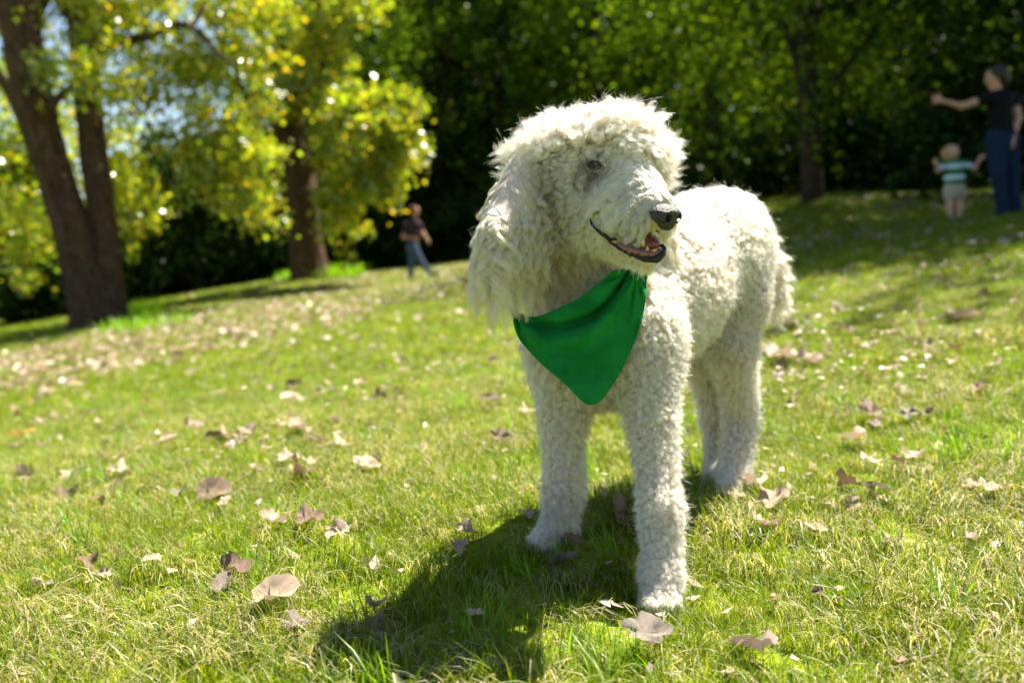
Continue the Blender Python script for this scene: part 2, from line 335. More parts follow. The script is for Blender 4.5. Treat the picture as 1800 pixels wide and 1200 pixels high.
HERO = [  # px, py, size px, mesh, material, rz, tilt x, tilt y, lift, label
 (480, 1080, 92, 9, 0, .4, .25, -.2, .03, 'big pale tan leaf lying sunlit, left of the dark leaves by the shadow'),
 (655, 1118, 62, 6, 2, 1.2, 1.2, .1, .012, 'grey brown leaf standing on edge at the left tip of the dog shadow'),
 (662, 1088, 52, 3, 0, 2.2, .5, .5, .02, 'pale crumpled leaf leaning behind the grey leaf at the left tip of the shadow'),
 (606, 1125, 48, 11, 1, .7, 1.0, .6, .012, 'curled brown leaf just left of the grey leaf standing on edge'),
 (990, 992, 66, 1, 2, 2.9, .15, .3, .0, 'pale lobed leaf in the dog shadow between its front paws'),
 (1085, 912, 92, 5, 1, 1.4, 1.15, -.1, .02, 'large dark brown leaf propped upright between the front legs of the dog'),
 (1006, 966, 40, 2, 1, .3, .6, .2, .01, 'small brown leaf touching the paw that stands farther back in front'),
 (840, 1112, 40, 8, 0, .5, .3, .3, .03, 'small pinkish tan leaf alone inside the dog shadow'),
 (1042, 1050, 40, 5, 1, 1.7, .9, .3, .02, 'little reddish brown leaf in the shadow left of the nearest paw'),
 (1132, 1142, 96, 4, 2, .2, .35, .1, .025, 'large lobed brown leaf on bright grass below the nearest paw'),
 (1340, 1165, 92, 9, 2, 2.6, .5, .2, .02, 'grey curled leaf at the bottom edge, right of the nearest paw'),
 (1358, 902, 66, 0, 0, .1, .2, -.25, .03, 'pale flat leaf right of the hind paw, upper one of a pair'),
 (1336, 942, 62, 7, 0, .9, .4, .5, .03, 'pale arched leaf right of the hind paw, lower one of a pair'),
 (1330, 872, 52, 3, 0, 2.0, .3, .2, .03, 'tan leaf lying against the nearest hind paw'),
 (1282, 895, 26, 6, 0, 1.2, .3, .2, .03, 'tiny white looking leaf in front of the hind paw'),
 (1527, 742, 66, 4, 1, .8, .7, .1, .03, 'brown leaf half shaded, alone above the heap of leaves on the right'),
 (1495, 868, 52, 10, 1, 2.5, .8, .5, .02, 'dark leaf at the left end of the small heap right of the hind legs'),
 (1528, 884, 62, 1, 1, .5, .6, .8, .02, 'dark crumpled leaf in the middle of the small heap right of the hind legs'),
 (1552, 880, 46, 5, 2, 1.8, .6, .2, .03, 'grey brown leaf at the right end of the small heap right of the hind legs'),
 (1528, 838, 44, 0, 0, .7, .2, .4, .04, 'bright leaf just above the small heap right of the hind legs'),
 (1510, 792, 50, 9, 0, 2.8, .2, .2, .04, 'bright twisted leaf between the shaded brown leaf and the heap on the right'),
 (1527, 945, 46, 11, 1, 1.0, .7, .2, .02, 'brown leaf below the small heap right of the hind legs'),
 (1438, 1073, 26, 2, 1, .3, .9, .2, .03, 'tiny rust brown leaf in the open grass right of the nearest paw'),
 (1735, 888, 44, 0, 0, .2, .2, .2, .04, 'small white looking leaf in the grass by the right edge'),
 (1705, 975, 34, 6, 0, .4, .1, .2, .03, 'small flat pale leaf low on the right side'),
 (1370, 582, 62, 0, 0, .1, .1, .1, .04, 'bright flat leaf right behind the tail of the dog'),
 (1368, 640, 66, 3, 0, .3, .1, .2, .04, 'long bright leaf right of the hind leg, below the tail'),
 (1420, 648, 52, 6, 0, .2, .2, .2, .04, 'bright oval leaf, second one to the right below the tail'),
 (1680, 570, 62, 9, 0, .8, .2, .3, .04, 'large bright leaf in the middle distance near the right edge'),
 (1492, 590, 44, 5, 1, .8, .9, .3, .03, 'dark leaf with a pale rim in the middle distance on the right'),
 (370, 882, 66, 9, 1, .9, .6, -.2, .02, 'pinkish brown curled leaf left of centre in the lawn'),
 (251, 880, 46, 6, 2, .9, 1.2, .1, .012, 'dark leaf standing upright on the left lawn'),
 (478, 937, 56, 7, 0, .8, .4, .5, .03, 'pale folded leaf between the curled pink leaf and the big tan leaf'),
 (540, 935, 60, 0, 1, .2, .3, .2, .03, 'flat warm brown leaf just right of the pale folded leaf'),
 (412, 1030, 66, 3, 1, .3, .4, .1, .03, 'long brownish leaf just above the big pale tan leaf'),
 (272, 1010, 34, 8, 0, .3, .4, .1, .03, 'small tan leaf low on the left lawn'),
 (820, 960, 46, 1, 0, .3, .4, .4, .03, 'pale leaf left of the farther front paw, near the shadow edge'),
 (640, 836, 56, 4, 0, .3, .3, .3, .03, 'light brown leaf in the middle of the left lawn, part shaded'),
 (535, 850, 60, 10, 1, 2.3, .5, .3, .03, 'wrinkled brown leaf in the middle of the left lawn'),
 (505, 828, 46, 0, 0, .2, .2, .2, .04, 'pale leaf just above the wrinkled brown leaf on the left lawn'),
 (522, 766, 52, 3, 0, .6, .3, .5, .03, 'bright folded leaf in the left middle distance'),
 (378, 776, 40, 5, 1, .6, 1.1, .2, .02, 'dark upright leaf beside a pale one in the left middle distance'),
 (398, 778, 44, 0, 0, 2.0, .8, .2, .03, 'pale leaf beside the dark upright one in the left middle distance'),
 (338, 766, 36, 6, 0, .6, .3, .2, .04, 'bright small leaf left of the dark and pale pair'),
 (212, 768, 30, 5, 1, .2, 1.3, .2, .02, 'dark upright leaf, lone on the far left lawn'),
 (42, 772, 54, 8, 3, 2.6, .3, .2, .04, 'orange leaf at the far left of the lawn'),
 (186, 818, 36, 6, 0, 2.2, .9, .2, .03, 'pale upright leaf on the far left lawn'),
 (212, 846, 48, 1, 0, .6, .3, .2, .03, 'pale lobed leaf below the pale upright leaf on the far left'),
 (508, 716, 46, 9, 0, .8, .3, .2, .04, 'bright leaf under a dark one in the left middle distance'),
 (518, 682, 32, 5, 1, .4, 1.1, .2, .03, 'dark leaf above the bright leaf in the left middle distance'),
 (860, 712, 40, 5, 1, .4, .7, .2, .03, 'brown leaf left of the dog chest'),
 (878, 785, 44, 4, 1, .4, .7, .2, .03, 'brown lobed leaf left of the farther front leg'),
 (868, 640, 34, 5, 1, .9, 1.1, .2, .02, 'dark upright leaf left of the bandana'),
 (925, 742, 36, 1, 0, .9, .4, .2, .04, 'white looking leaf touching the outline of the farther front leg'),
]
if 'litter' not in SKIP:
    g = np.random.default_rng(21); used = []
    for (px, py, s_, k, m, rz, tx, ty, lift, lab) in HERO:
        p_ = on_ground(px, py+s_*.12); d_ = proj(p_)[2][0]; size = s_*d_/F_PX*.98
        put_leaf(p_, size, k, m, rz, tx, ty, lab, None, lift*.8+.010); used.append(p_)
    used = np.array(used)
    def zone(px, py, d):
        side = 'far left of the dog' if px < 430 else ('left of the dog' if px < 900 else ('far right of the dog' if px > 1520 else ('right of the dog' if px > 1200 else 'beside the dog')))
        far = 'in front' if d < 1.9 else ('a little behind it' if d < 3.2 else ('well behind it' if d < 5 else 'out on the lawn'))
        return side, far
    n_ = 0; tries = 0; ad_ = ('tan', 'brown', 'greyish', 'orange')
    while n_ < 300-len(HERO) and tries < 20000:
        tries += 1; d_ = 1.25+5.9*g.random()**.85; x_ = g.uniform(-1, 1)*.57*d_; p_ = np.array([x_, d_, float(ground(x_, d_))])
        px, py, dd = (float(v[0]) for v in proj(p_))
        if not (-20 < px < 1820 and 300 < py < 1210) or np.min(np.linalg.norm(used-p_, axis=1)) < .05: continue
        if vnoise(p_[None]*np.array([1.5, 1.5, 0]))[0] < .46 and g.random() < .65: continue
        if d_ < 2.2 and 860 < px < 1380 and g.random() < .8: continue
        m = int(g.choice(4, p=[.56, .25, .17, .02])); side, far = zone(px, py, dd); size = float(g.uniform(.034, .075)*(1 if d_ > 2 else .7))
        k_ = int(g.integers(0, 24)); tx_, ty_ = g.normal(0, .35), g.normal(0, .35); tl_ = 'upright' if max(abs(tx_), abs(ty_)) > .62 else ('tilted' if max(abs(tx_), abs(ty_)) > .3 else 'flat')
        adj = '%s %s %s %s' % ('tiny' if size < .042 else ('small' if size < .058 else 'wide'), tl_, ('heart-shaped', 'lobed', 'oval')[k_ % 3], ad_[m])
        put_leaf(p_, size, k_, m, g.uniform(0, 6.28), tx_, ty_, '%s leaf %s, %s' % (adj, side, far), 'leaves scattered %s, %s' % (side, far), .030)
        used = np.vstack([used, p_]); n_ += 1
    from collections import defaultdict
    same = defaultdict(list)
    for o in COL.objects:
        if o.name.startswith('fallen_leaf') and o.get('group'): same[o['label']].append(o)
    for lab, os_ in same.items():
        if len(os_) > 1:
            os_.sort(key=lambda o: float(proj(np.array(o.location))[0][0]))
            w_ = {2: ['left', 'right'], 3: ['left', 'middle', 'right']}.get(len(os_), None)
            for q, o in enumerate(os_):
                o['label'] = lab.replace('of the dog', 'of dog').replace('beside the dog', 'beside dog')+', '+(w_[q]+' one' if w_ else ('leftmost', 'second', 'third', 'fourth', 'fifth', 'sixth', 'seventh')[q]+' from left').replace('leftmost from left', 'leftmost')
    # crumbs of broken leaves between the blades
    nf = 2600; q_ = spots(1.0, 6.5, nf, g, .2, 1.1)+[0, 0, .022]; aa = norm(g.normal(0, 1, (nf, 3))*[1, 1, .35]); bb_ = norm(np.cross(aa, g.normal(0, .35, (nf, 3))+[0, 0, 1])); ss = g.uniform(.006, .020, (nf, 1))
    fv = np.stack([q_-aa*ss, q_+bb_*ss*.7, q_+aa*ss*g.uniform(.4, 1.1, (nf, 1))+[0, 0, .004], q_-bb_*ss*.5], 1).reshape(-1, 3)
    M_crumb = leafmat('leaf_crumb', .15, .05, .45, (1, .9, .8)); tag(link('leaf_fragments', mesh_np('leaf_fragments', fv, np.arange(4*nf).reshape(nf, 4), M_crumb, False, {'tint': ('FACE', np.array([[.45, .33, .22], [.20, .12, .07], [.33, .25, .19]])[g.choice(3, nf, p=[.5, .3, .2])])})), 'crumbs of broken dry leaves in the lawn', kind='stuff')
    # farther leaves, too many to count: one drift
    N = 12500; d_ = 6.6+20*g.random(N*4)**.75; x_ = g.uniform(-1, 1, N*4)*(.57*d_+.6); z_ = ground(x_, d_); pp = np.stack([x_, d_, z_], -1); px, py, dd = proj(pp)
    band = np.exp(-(((py-(668-.235*px))/26)**2))*(px < 900)            # the long drift under the twin tree
    dens_ = .09+3.0*band+.14*(px > 1300); dens_ *= .45+1.0*(vnoise(pp*np.array([.8, .8, 0])) > .45)
    dens_ *= ~((py < 668-.235*px-75) & (px < 900)); kk = np.flatnonzero(g.random(N*4) < dens_)[:N]
    Vs, F4s, F3s, off = [], [], [], 0
    low = [leaf_geo(70+q, q % 3, .6) for q in range(6)]
    cols = np.array([[.40, .28, .20], [.20, .12, .075], [.27, .19, .14]])
    M_drift = leafmat('drift_leaf', .2, .06, .4, (1, .9, .8)); tint4, tint3 = [], []
    for q in kk:
        v, a4, a3 = low[q % 6]; v = v[::1]; s_ = g.uniform(.05, .11); R_ = np.array(Matrix.Rotation(g.uniform(0, 6.28), 3, 'Z')@Matrix.Rotation(g.normal(0, .4), 3, 'X'))
        Vs.append(v[[0]+list(range(27, 53, 2))]@R_.T*s_+pp[q]+[0, 0, .03]); m = 14
        F3s.append(np.array([[0, 1+t, 1+(t+1) % 13] for t in range(13)])+off); off += m; tint3.append(np.tile(cols[g.choice(3, p=[.6, .25, .15])]*g.uniform(.8, 1.15), (13, 1)))
    for q9 in range(3000):
        d2_ = 2.6+4.4*g.random()**.8; x2_ = (g.uniform(.18, 1) if q9 > 1700 else g.uniform(-1, 1))*.58*d2_; c_ = np.array([x2_, d2_, float(ground(x2_, d2_))+.03])
        if vnoise(c_[None]*np.array([1.6, 1.6, 0])+3)[0] < .42: continue
        v = low[int(g.integers(6))][0]; R_ = np.array(Matrix.Rotation(g.uniform(0, 6.28), 3, 'Z')@Matrix.Rotation(g.normal(0, .5), 3, 'X'))
        Vs.append(v[[0]+list(range(27, 53, 2))]@R_.T*g.uniform(.018, .036)+c_); F3s.append(np.array([[0, 1+t, 1+(t+1) % 13] for t in range(13)])+off); off += 14; tint3.append(np.tile(cols[g.choice(3, p=[.45, .35, .2])]*g.uniform(.8, 1.2), (13, 1)))
    tag(link('leaf_litter', mesh_np('leaf_litter', np.vstack(Vs), np.vstack(F3s), M_drift, True, {'tint': ('FACE', np.vstack(tint3))})), 'drift of pale dead leaves on the far lawn', kind='stuff')
# ------------------------------------------------------------------ trees
def bark(name, c):
    m, nt, out = mat(name); L = nt.links.new; b = nd(nt, 'ShaderNodeBsdfPrincipled'); b.inputs['Roughness'].default_value = .9; b.inputs['Specular IOR Level'].default_value = .15
    tc = nd(nt, 'ShaderNodeTexCoord'); mp = nd(nt, 'ShaderNodeMapping'); mp.inputs['Scale'].default_value = (9, 9, 1.3); nz = nd(nt, 'ShaderNodeTexNoise'); nz.inputs['Scale'].default_value = 2.2; nz.inputs['Detail'].default_value = 8
    r = nd(nt, 'ShaderNodeValToRGB'); r.color_ramp.elements[0].position = .35; r.color_ramp.elements[1].position = .68; r.color_ramp.elements[0].color = (*[x*.45 for x in c], 1); r.color_ramp.elements[1].color = (*[x*1.3 for x in c], 1)
    bp = nd(nt, 'ShaderNodeBump'); bp.inputs['Strength'].default_value = 1; bp.inputs['Distance'].default_value = .06
    L(tc.outputs['Object'], mp.inputs[0]); L(mp.outputs[0], nz.inputs['Vector']); L(nz.outputs[0], r.inputs[0]); L(r.outputs[0], b.inputs['Base Color']); L(nz.outputs[0], bp.inputs['Height']); L(bp.outputs[0], b.inputs['Normal']); L(b.outputs[0], out.inputs[0]); return m
M_bark = bark('ridged_bark', (.095, .055, .032)); M_bark2 = bark('dark_bark', (.055, .04, .028))
M_leafy = leafmat('sunlit_leaf', .55, .06, .28, (1.3, 1.2, .35)); M_leafg = leafmat('wood_leaf', .42, .008, .35, (1.15, 1.15, .5))
def leaves_mesh(name, C_, size, cols, m, seed, cw=None, origin=(0, 0, 0)):
    """one folded kite per leaf; C_ centres, cols palette"""
    g = np.random.default_rng(seed); n = len(C_); a = norm(g.normal(0, 1, (n, 3))+[0, 0, -.5]); b_ = norm(np.cross(a, g.normal(0, 1, (n, 3)))); nn_ = np.cross(a, b_)
    s = (size*g.uniform(.6, 1.25, n))[:, None]; V = np.stack([C_-a*s*.5, C_+b_*s*.42+nn_*s*.12-a*s*.05, C_+a*s*.6, C_-b_*s*.42+nn_*s*.12-a*s*.05], 1).reshape(-1, 3)-np.array(origin)
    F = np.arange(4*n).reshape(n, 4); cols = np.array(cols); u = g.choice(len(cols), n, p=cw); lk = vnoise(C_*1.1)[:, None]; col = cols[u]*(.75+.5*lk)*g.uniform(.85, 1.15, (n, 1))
    return mesh_np(name, V, F, m, False, {'tint': ('FACE', col)})
def sprays(cent, rad, n_spray, n_leaf, g, srad=.32, droop=.5, gap=.40):
    """drooping leafy sprays inside an ellipsoid (cent, rad)"""
    u = norm(g.normal(0, 1, (n_spray, 3)))*(g.random((n_spray, 1))**.45); c = cent+u*rad; ok_ = vnoise(c*(1.5 if srad < .5 else .8)+5) > gap
    if not ok_.any(): ok_[:] = True
    u, c = u[ok_], c[ok_]; n_spray = len(c)
    out_ = norm(u*[1, 1, .4]+g.normal(0, .2, (n_spray, 3))); t = g.random((n_spray, n_leaf, 1))
    q = c[:, None]+out_[:, None]*srad*2*(t-.3)+np.array([0, 0, -1.])*droop*srad*2*t*t+g.normal(0, 1, (n_spray, n_leaf, 3))*srad*np.array([.42, .42, .36]); return q.reshape(-1, 3)
def trunk_mesh(name, pts, rads, sides, rings, amp, m, origin, flare=0.0, lobes=5):
    q = smoothpath(np.c_[pts, rads], rings); V, Q, T = tube(q[:, :3], q[:, 3], sides); n = rings*sides; c = np.repeat(q[:, :3], sides, 0); v = V[:n]-c; r_ = np.linalg.norm(v, axis=1); d = v/np.maximum(r_, 1e-6)[:, None]
    an = np.tile(np.linspace(0, 2*np.pi, sides, endpoint=False), rings); h = np.repeat(q[:, 2]-q[0, 2], sides)
    rid = vnoise(np.stack([d[:, 0]*7, d[:, 1]*7, c[:, 2]*1.1], -1))-.5+.5*(vnoise(np.stack([d[:, 0]*17, d[:, 1]*17, c[:, 2]*2.5], -1))-.5)
    fl = flare*np.exp(-np.maximum(h, 0)/.45)*(.55+.45*np.cos(an*lobes+1))
    V[:n] = c+d*(r_*(1+fl)+amp*rid*np.minimum(1, r_/.2))[:, None]; return mesh_np(name, V-np.array(origin), [Q, T], m)
def limb(name, pts, rads, origin, m, rings=26, sides=10, amp=.03):
    return trunk_mesh(name, pts, rads, sides, rings, amp, m, origin)
YG = [(.36, .40, .03), (.24, .35, .025), (.46, .44, .04), (.13, .23, .015), (.56, .38, .04)]; YW = [.34, .30, .18, .13, .05]
# ---- twin-trunk tree on the left
d0 = 17.5; bp_ = on_ground(178, 572); T1 = empty('park_tree', bp_, 'big old tree with two leaning trunks joined at the base, at the far left', 'tree'); o1 = bp_
W1 = P(178, 590, d0)
def px_path(a, d=d0): return PV([(x, y, d+(q[0] if q else 0)) for x, y, *q in a])
link('trunk', trunk_mesh('trunk', px_path([(168, 592), (162, 540), (134, 430), (98, 310), (66, 207), (46, 110), (28, 0), (10, -100), (-4, -200)]), [.46, .40, .34, .32, .36, .36, .34, .30, .25], 72, 150, .10, M_bark, o1, .22), T1)
link('second_trunk', trunk_mesh('second_trunk', px_path([(196, 590, .1), (194, 535, .1), (186, 430, .2), (170, 310, .3), (158, 205, .5), (150, 100, .7), (142, 0, .9), (135, -110, 1.1)]), [.34, .29, .235, .25, .26, .27, .27, .24], 60, 130, .08, M_bark, o1, .25), T1)
for nm, pts, rads in (('limb', [(166, 100, .8), (200, 76, .6), (240, 68, .4), (268, 62, .2), (290, 48, 0), (322, 44, -.2), (350, 58, -.4), (385, 95, -.5), (420, 118, -.6)], [.13, .10, .095, .09, .08, .07, .06, .045, .02]),
                      ('limb', [(335, 48, -.2), (355, 18, 0), (372, -30, .2), (400, -90, .3)], [.05, .045, .04, .03]),
                      ('limb', [(70, 215, 0), (104, 170, -.3), (128, 150, -.5), (150, 110, -.6), (168, 60, -.5)], [.12, .08, .07, .05, .03]),
                      ('limb', [(66, 260, .3), (40, 205, .8), (10, 150, 1.3), (-40, 90, 1.8)], [.16, .14, .12, .08]),
                      ('limb', [(45, 60, .2), (85, -20, .8), (110, -80, 1.0)], [.16, .13, .10]),
                      ('limb', [(120, 30, 1.0), (95, -10, 1.2), (70, -60, 1.4)], [.09, .08, .06])):
    link(nm, limb('limb', px_path(pts), rads, o1, M_bark), T1)
g = np.random.default_rng(31)
def crownpx(L, g, leafn=46):
    out_ = []
    for (cx, cy, rx, ry, d, ns) in L:
        c = P(cx, cy, d); r_ = np.array([rx*d/F_PX, max(rx, ry)*d/F_PX*.9, ry*d/F_PX]); out_.append(sprays(c, r_, int(ns*1.35), leafn, g))
    return np.vstack(out_)
A = crownpx([(60, 40, 120, 60, 18.5, 34), (230, 30, 110, 60, 18, 40), (380, 20, 120, 70, 18.5, 46), (300, 130, 110, 60, 18.5, 34), (400, 110, 80, 70, 19, 30), (110, 120, 75, 45, 16.9, 13), (175, 150, 45, 30, 16.6, 6),
             (235, 210, 60, 70, 19, 26), (222, 330, 40, 70, 19.5, 18), (385, 215, 80, 70, 18.5, 30), (420, 290, 65, 60, 18.5, 24), (430, 350, 36, 40, 18.5, 9), (350, 290, 40, 45, 18.7, 8), (30, 330, 70, 100, 20.5, 14), (300, -140, 330, 120, 18.5, 110), (150, -260, 300, 120, 18, 80), (-120, 80, 120, 160, 18, 40), (20,470,60,60,21,10)], g)
link('crown', leaves_mesh('crown', A, .125, YG, M_leafy, 1, YW, o1), T1)
# ---- single tree in the middle left
o2 = P(545, 490, 24.0); o2[2] = float(ground(o2[0], o2[1])); T2 = empty('park_tree', o2, 'straight-trunked tree with a low bright yellow green bough, right of the twin-trunk tree', 'tree'); d2 = proj(o2)[2][0]
link('trunk', trunk_mesh('trunk', px_path([(545, 500), (543, 470), (536, 400), (530, 330), (522, 270), (510, 200), (500, 130), (490, 60), (484, 0), (470, -120), (455, -240)], d2), [.50, .45, .41, .39, .36, .29, .21, .17, .16, .14, .10], 60, 130, .09, M_bark, o2, .16), T2)
for pts, rads in (([(526, 320, 0), (560, 270, -.8), (600, 240, -1.6), (660, 220, -2), (720, 210, -2.2)], [.2, .16, .12, .08, .04]), ([(524, 290, 0), (490, 230, -.5), (460, 190, -.8), (420, 150, -1), (385, 110, -1)], [.18, .15, .12, .09, .05]),
                  ([(512, 205, 0), (545, 150, .5), (580, 90, .8), (600, 20, 1)], [.16, .13, .1, .06]), ([(528, 330, 0), (555, 340, -1), (590, 350, -1.5), (630, 370, -1.8)], [.12, .1, .07, .03]), ([(500, 140, 0), (470, 90, 0), (450, 20, 0)], [.12, .1, .06])):
    link('limb', limb('limb', px_path(pts, d2), rads, o2, M_bark), T2)
B = crownpx([(530, 40, 80, 60, d2, 34), (600, 20, 60, 50, d2, 20), (500, 130, 60, 60, d2-.5, 22), (585, 140, 40, 50, d2-.5, 12), (610, 200, 60, 50, d2-1.5, 26), (675, 195, 62, 42, d2-1.8, 32), (650, 260, 80, 60, d2-2, 38), (700, 235, 38, 45, d2-2, 20), (632, 335, 55, 50, d2-1.8, 28),
             (620, 400, 55, 32, d2-1.8, 24), (668, 330, 32, 36, d2-2, 12), (600, 290, 28, 50, d2-1.5, 10), (450, 200, 50, 50, d2-.8, 14), (520, -120, 220, 130, d2, 110), (500, -330, 200, 130, d2, 60)], g)
link('crown', leaves_mesh('crown', B, .15, YG, M_leafy, 2, YW, o2), T2)
# grassy tufts at the feet of these two trees
for (px, py, n, r_, h_) in ((225, 560, 90, .7, .45), (585, 486, 80, .9, .4), (510, 492, 30, .4, .35), (265, 575, 50, .8, .25)):
    q = on_ground(px, py); me = tuft('weed', n*4, r_, h_*.5, h_, .03, px, straw=0, flat=.1, fresh=1); tag(link('weed_clump', me, None, tuple(q)), 'bright green weeds growing %s' % ({225: 'at the right foot of the twin-trunk tree', 585: 'at the right foot of the straight tree', 510: 'at the left foot of the straight tree', 265: 'in front of the twin-trunk tree'}[px]), 'weeds')

# ---- the wood behind
def wood_tree(x, y, h, cr, low, leaf, n, cols, cw, label, seed, lean=0, m=None, group='trees of the wood behind the lawn', srad=.6, clump=None):
    g = np.random.default_rng(seed); z = float(ground(x, y)); o = np.array([x, y, z]); e_ = empty('wood_tree', o, label, 'tree', group)
    tp = o+[lean*h*.5, 0, h*.8]; mid = (o+tp)/2+[g.normal(0, .25), g.normal(0, .25), 0]; r0 = .05+h*.016
    ms = [tube(smoothpath(np.array([o-[0, 0, .3], mid, tp]), 16), np.linspace(r0, r0*.3, 16), 10)]
    ctr = o+[lean*h*.4, 0, (low+h)/2]; rad = np.array([cr, cr, (h-low)/2])
    for q in range(9):
        s_ = g.uniform(.18, .8); b0 = o*(1-s_)+tp*s_+(mid-(o+tp)/2)*(1-abs(2*s_-1)); az = g.uniform(0, 6.28); tip = ctr+rad*.8*norm([math.cos(az), math.sin(az), g.uniform(-.5, .8)])
        ms.append(tube(smoothpath(np.array([b0, (b0+tip)/2+[0, 0, -.2+.3*g.random()], tip]), 9), np.linspace(r0*.4, .03, 9), 6, False))
    link('trunk', mesh_np('trunk', join(ms)[0]-o, join(ms)[1], M_bark2), e_)
    L_ = 40; cc = sprays(ctr, rad, int(n*1.3)//L_, L_, g, srad, .4, .36); cc = cc[cc[:, 2] > ground(cc[:, 0], cc[:, 1])+.15]
    link('crown', leaves_mesh('crown', cc, leaf, cols, m or M_leafg, seed+1, cw, o), e_); return e_
DK = [(.010, .024, .004), (.020, .042, .006), (.045, .08, .008)]; DW = [.5, .35, .15]  # near-black leaves: the wood's shade put into their colour
BG = [(.11, .18, .010), (.04, .085, .006), (.18, .26, .010)]; BW = [.45, .25, .3]  # brighter leaves: the sunlit canopy look put into their colour
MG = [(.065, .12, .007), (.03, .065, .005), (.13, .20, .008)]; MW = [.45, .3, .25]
wt = [
 # px, d, height, crown radius, low, leaf, leaves, palette, weights, label
 (1432, 18.5, 11, 3.8, 1.5, .14, 17000, BG, BW, 'spreading mid green tree with a slim dark trunk behind the dog rump'),
 (1260, 25, 12, 3.0, 1.0, .15, 9000, BG, BW, 'leafy green tree just right of the dog head'),
 (1620, 24, 12, 3.6, 1.2, .16, 11000, MG, MW, 'green tree filling the gap left of the woman'),
 (1835, 14.6, 12, 3.9, 1.9, .15, 22000, DK, DW, 'dense nearly black tree directly behind the woman'),
 (1960, 16, 15, 4.6, .5, .16, 20000, DK, DW, 'dark tree at the far right edge'),
 (2230, 12.5, 14, 4.4, 1.5, .16, 14000, DK, DW, 'dark tree beyond the right edge'),
 (1080, 35, 15, 3.6, 1.0, .17, 9500, BG, BW, 'tall green tree rising above the dog head'),
 (930, 35, 13, 3.4, .8, .17, 9500, MG, MW, 'tall green tree left of the dog head'),
 (800, 36, 13, 3.4, .8, .17, 9500, DK, DW, 'dark tree behind the walking man'),
 (690, 36, 14, 3.4, .8, .18, 9000, BG, BW, 'green tree between the bright bough and the walking man'),
 (590, 31, 12.0, 3.0, .6, .17, 7500, MG, MW, 'green tree showing above the bright yellow bough'),
 (430, 30, 5.0, 2.8, .2, .16, 8500, DK, DW, 'low dark tree between the twin-trunk and straight trees'),
 (310, 29, 5.4, 2.6, .2, .16, 7500, DK, DW, 'dark tree just right of the twin trunks'),
 (90, 27, 7.5, 2.8, .3, .16, 8500, YG, YW, 'yellow green tree behind the twin trunks'),
 (-40, 26, 6.5, 2.6, .3, .16, 7000, MG, MW, 'green tree at the far left edge'),
 (1180, 38, 18, 4.5, 1, .2, 8000, MG, MW, 'tall tree deep in the wood right of the dog head'),
 (980, 40, 18, 4.5, 1, .2, 8000, MG, MW, 'tall tree deep in the wood above the dog'),
 (760, 41, 18, 4.5, 1, .2, 8000, DK, DW, 'tall dark tree deep in the wood above the man'),
 (1400, 34, 17, 4.5, 1, .2, 8000, DK, DW, 'tall dark tree deep in the wood behind the slim trunk'),
 (1560, 34, 17, 4.5, 1, .2, 7500, DK, DW, 'tall dark tree deep in the wood left of the woman'),
 (1740, 30, 17, 4.5, .5, .2, 7500, DK, DW, 'tall dark tree deep in the wood above the woman'),
 (590, 43, 17, 4.2, 1, .2, 6500, MG, MW, 'tall tree deep in the wood behind the straight trunk'),
]
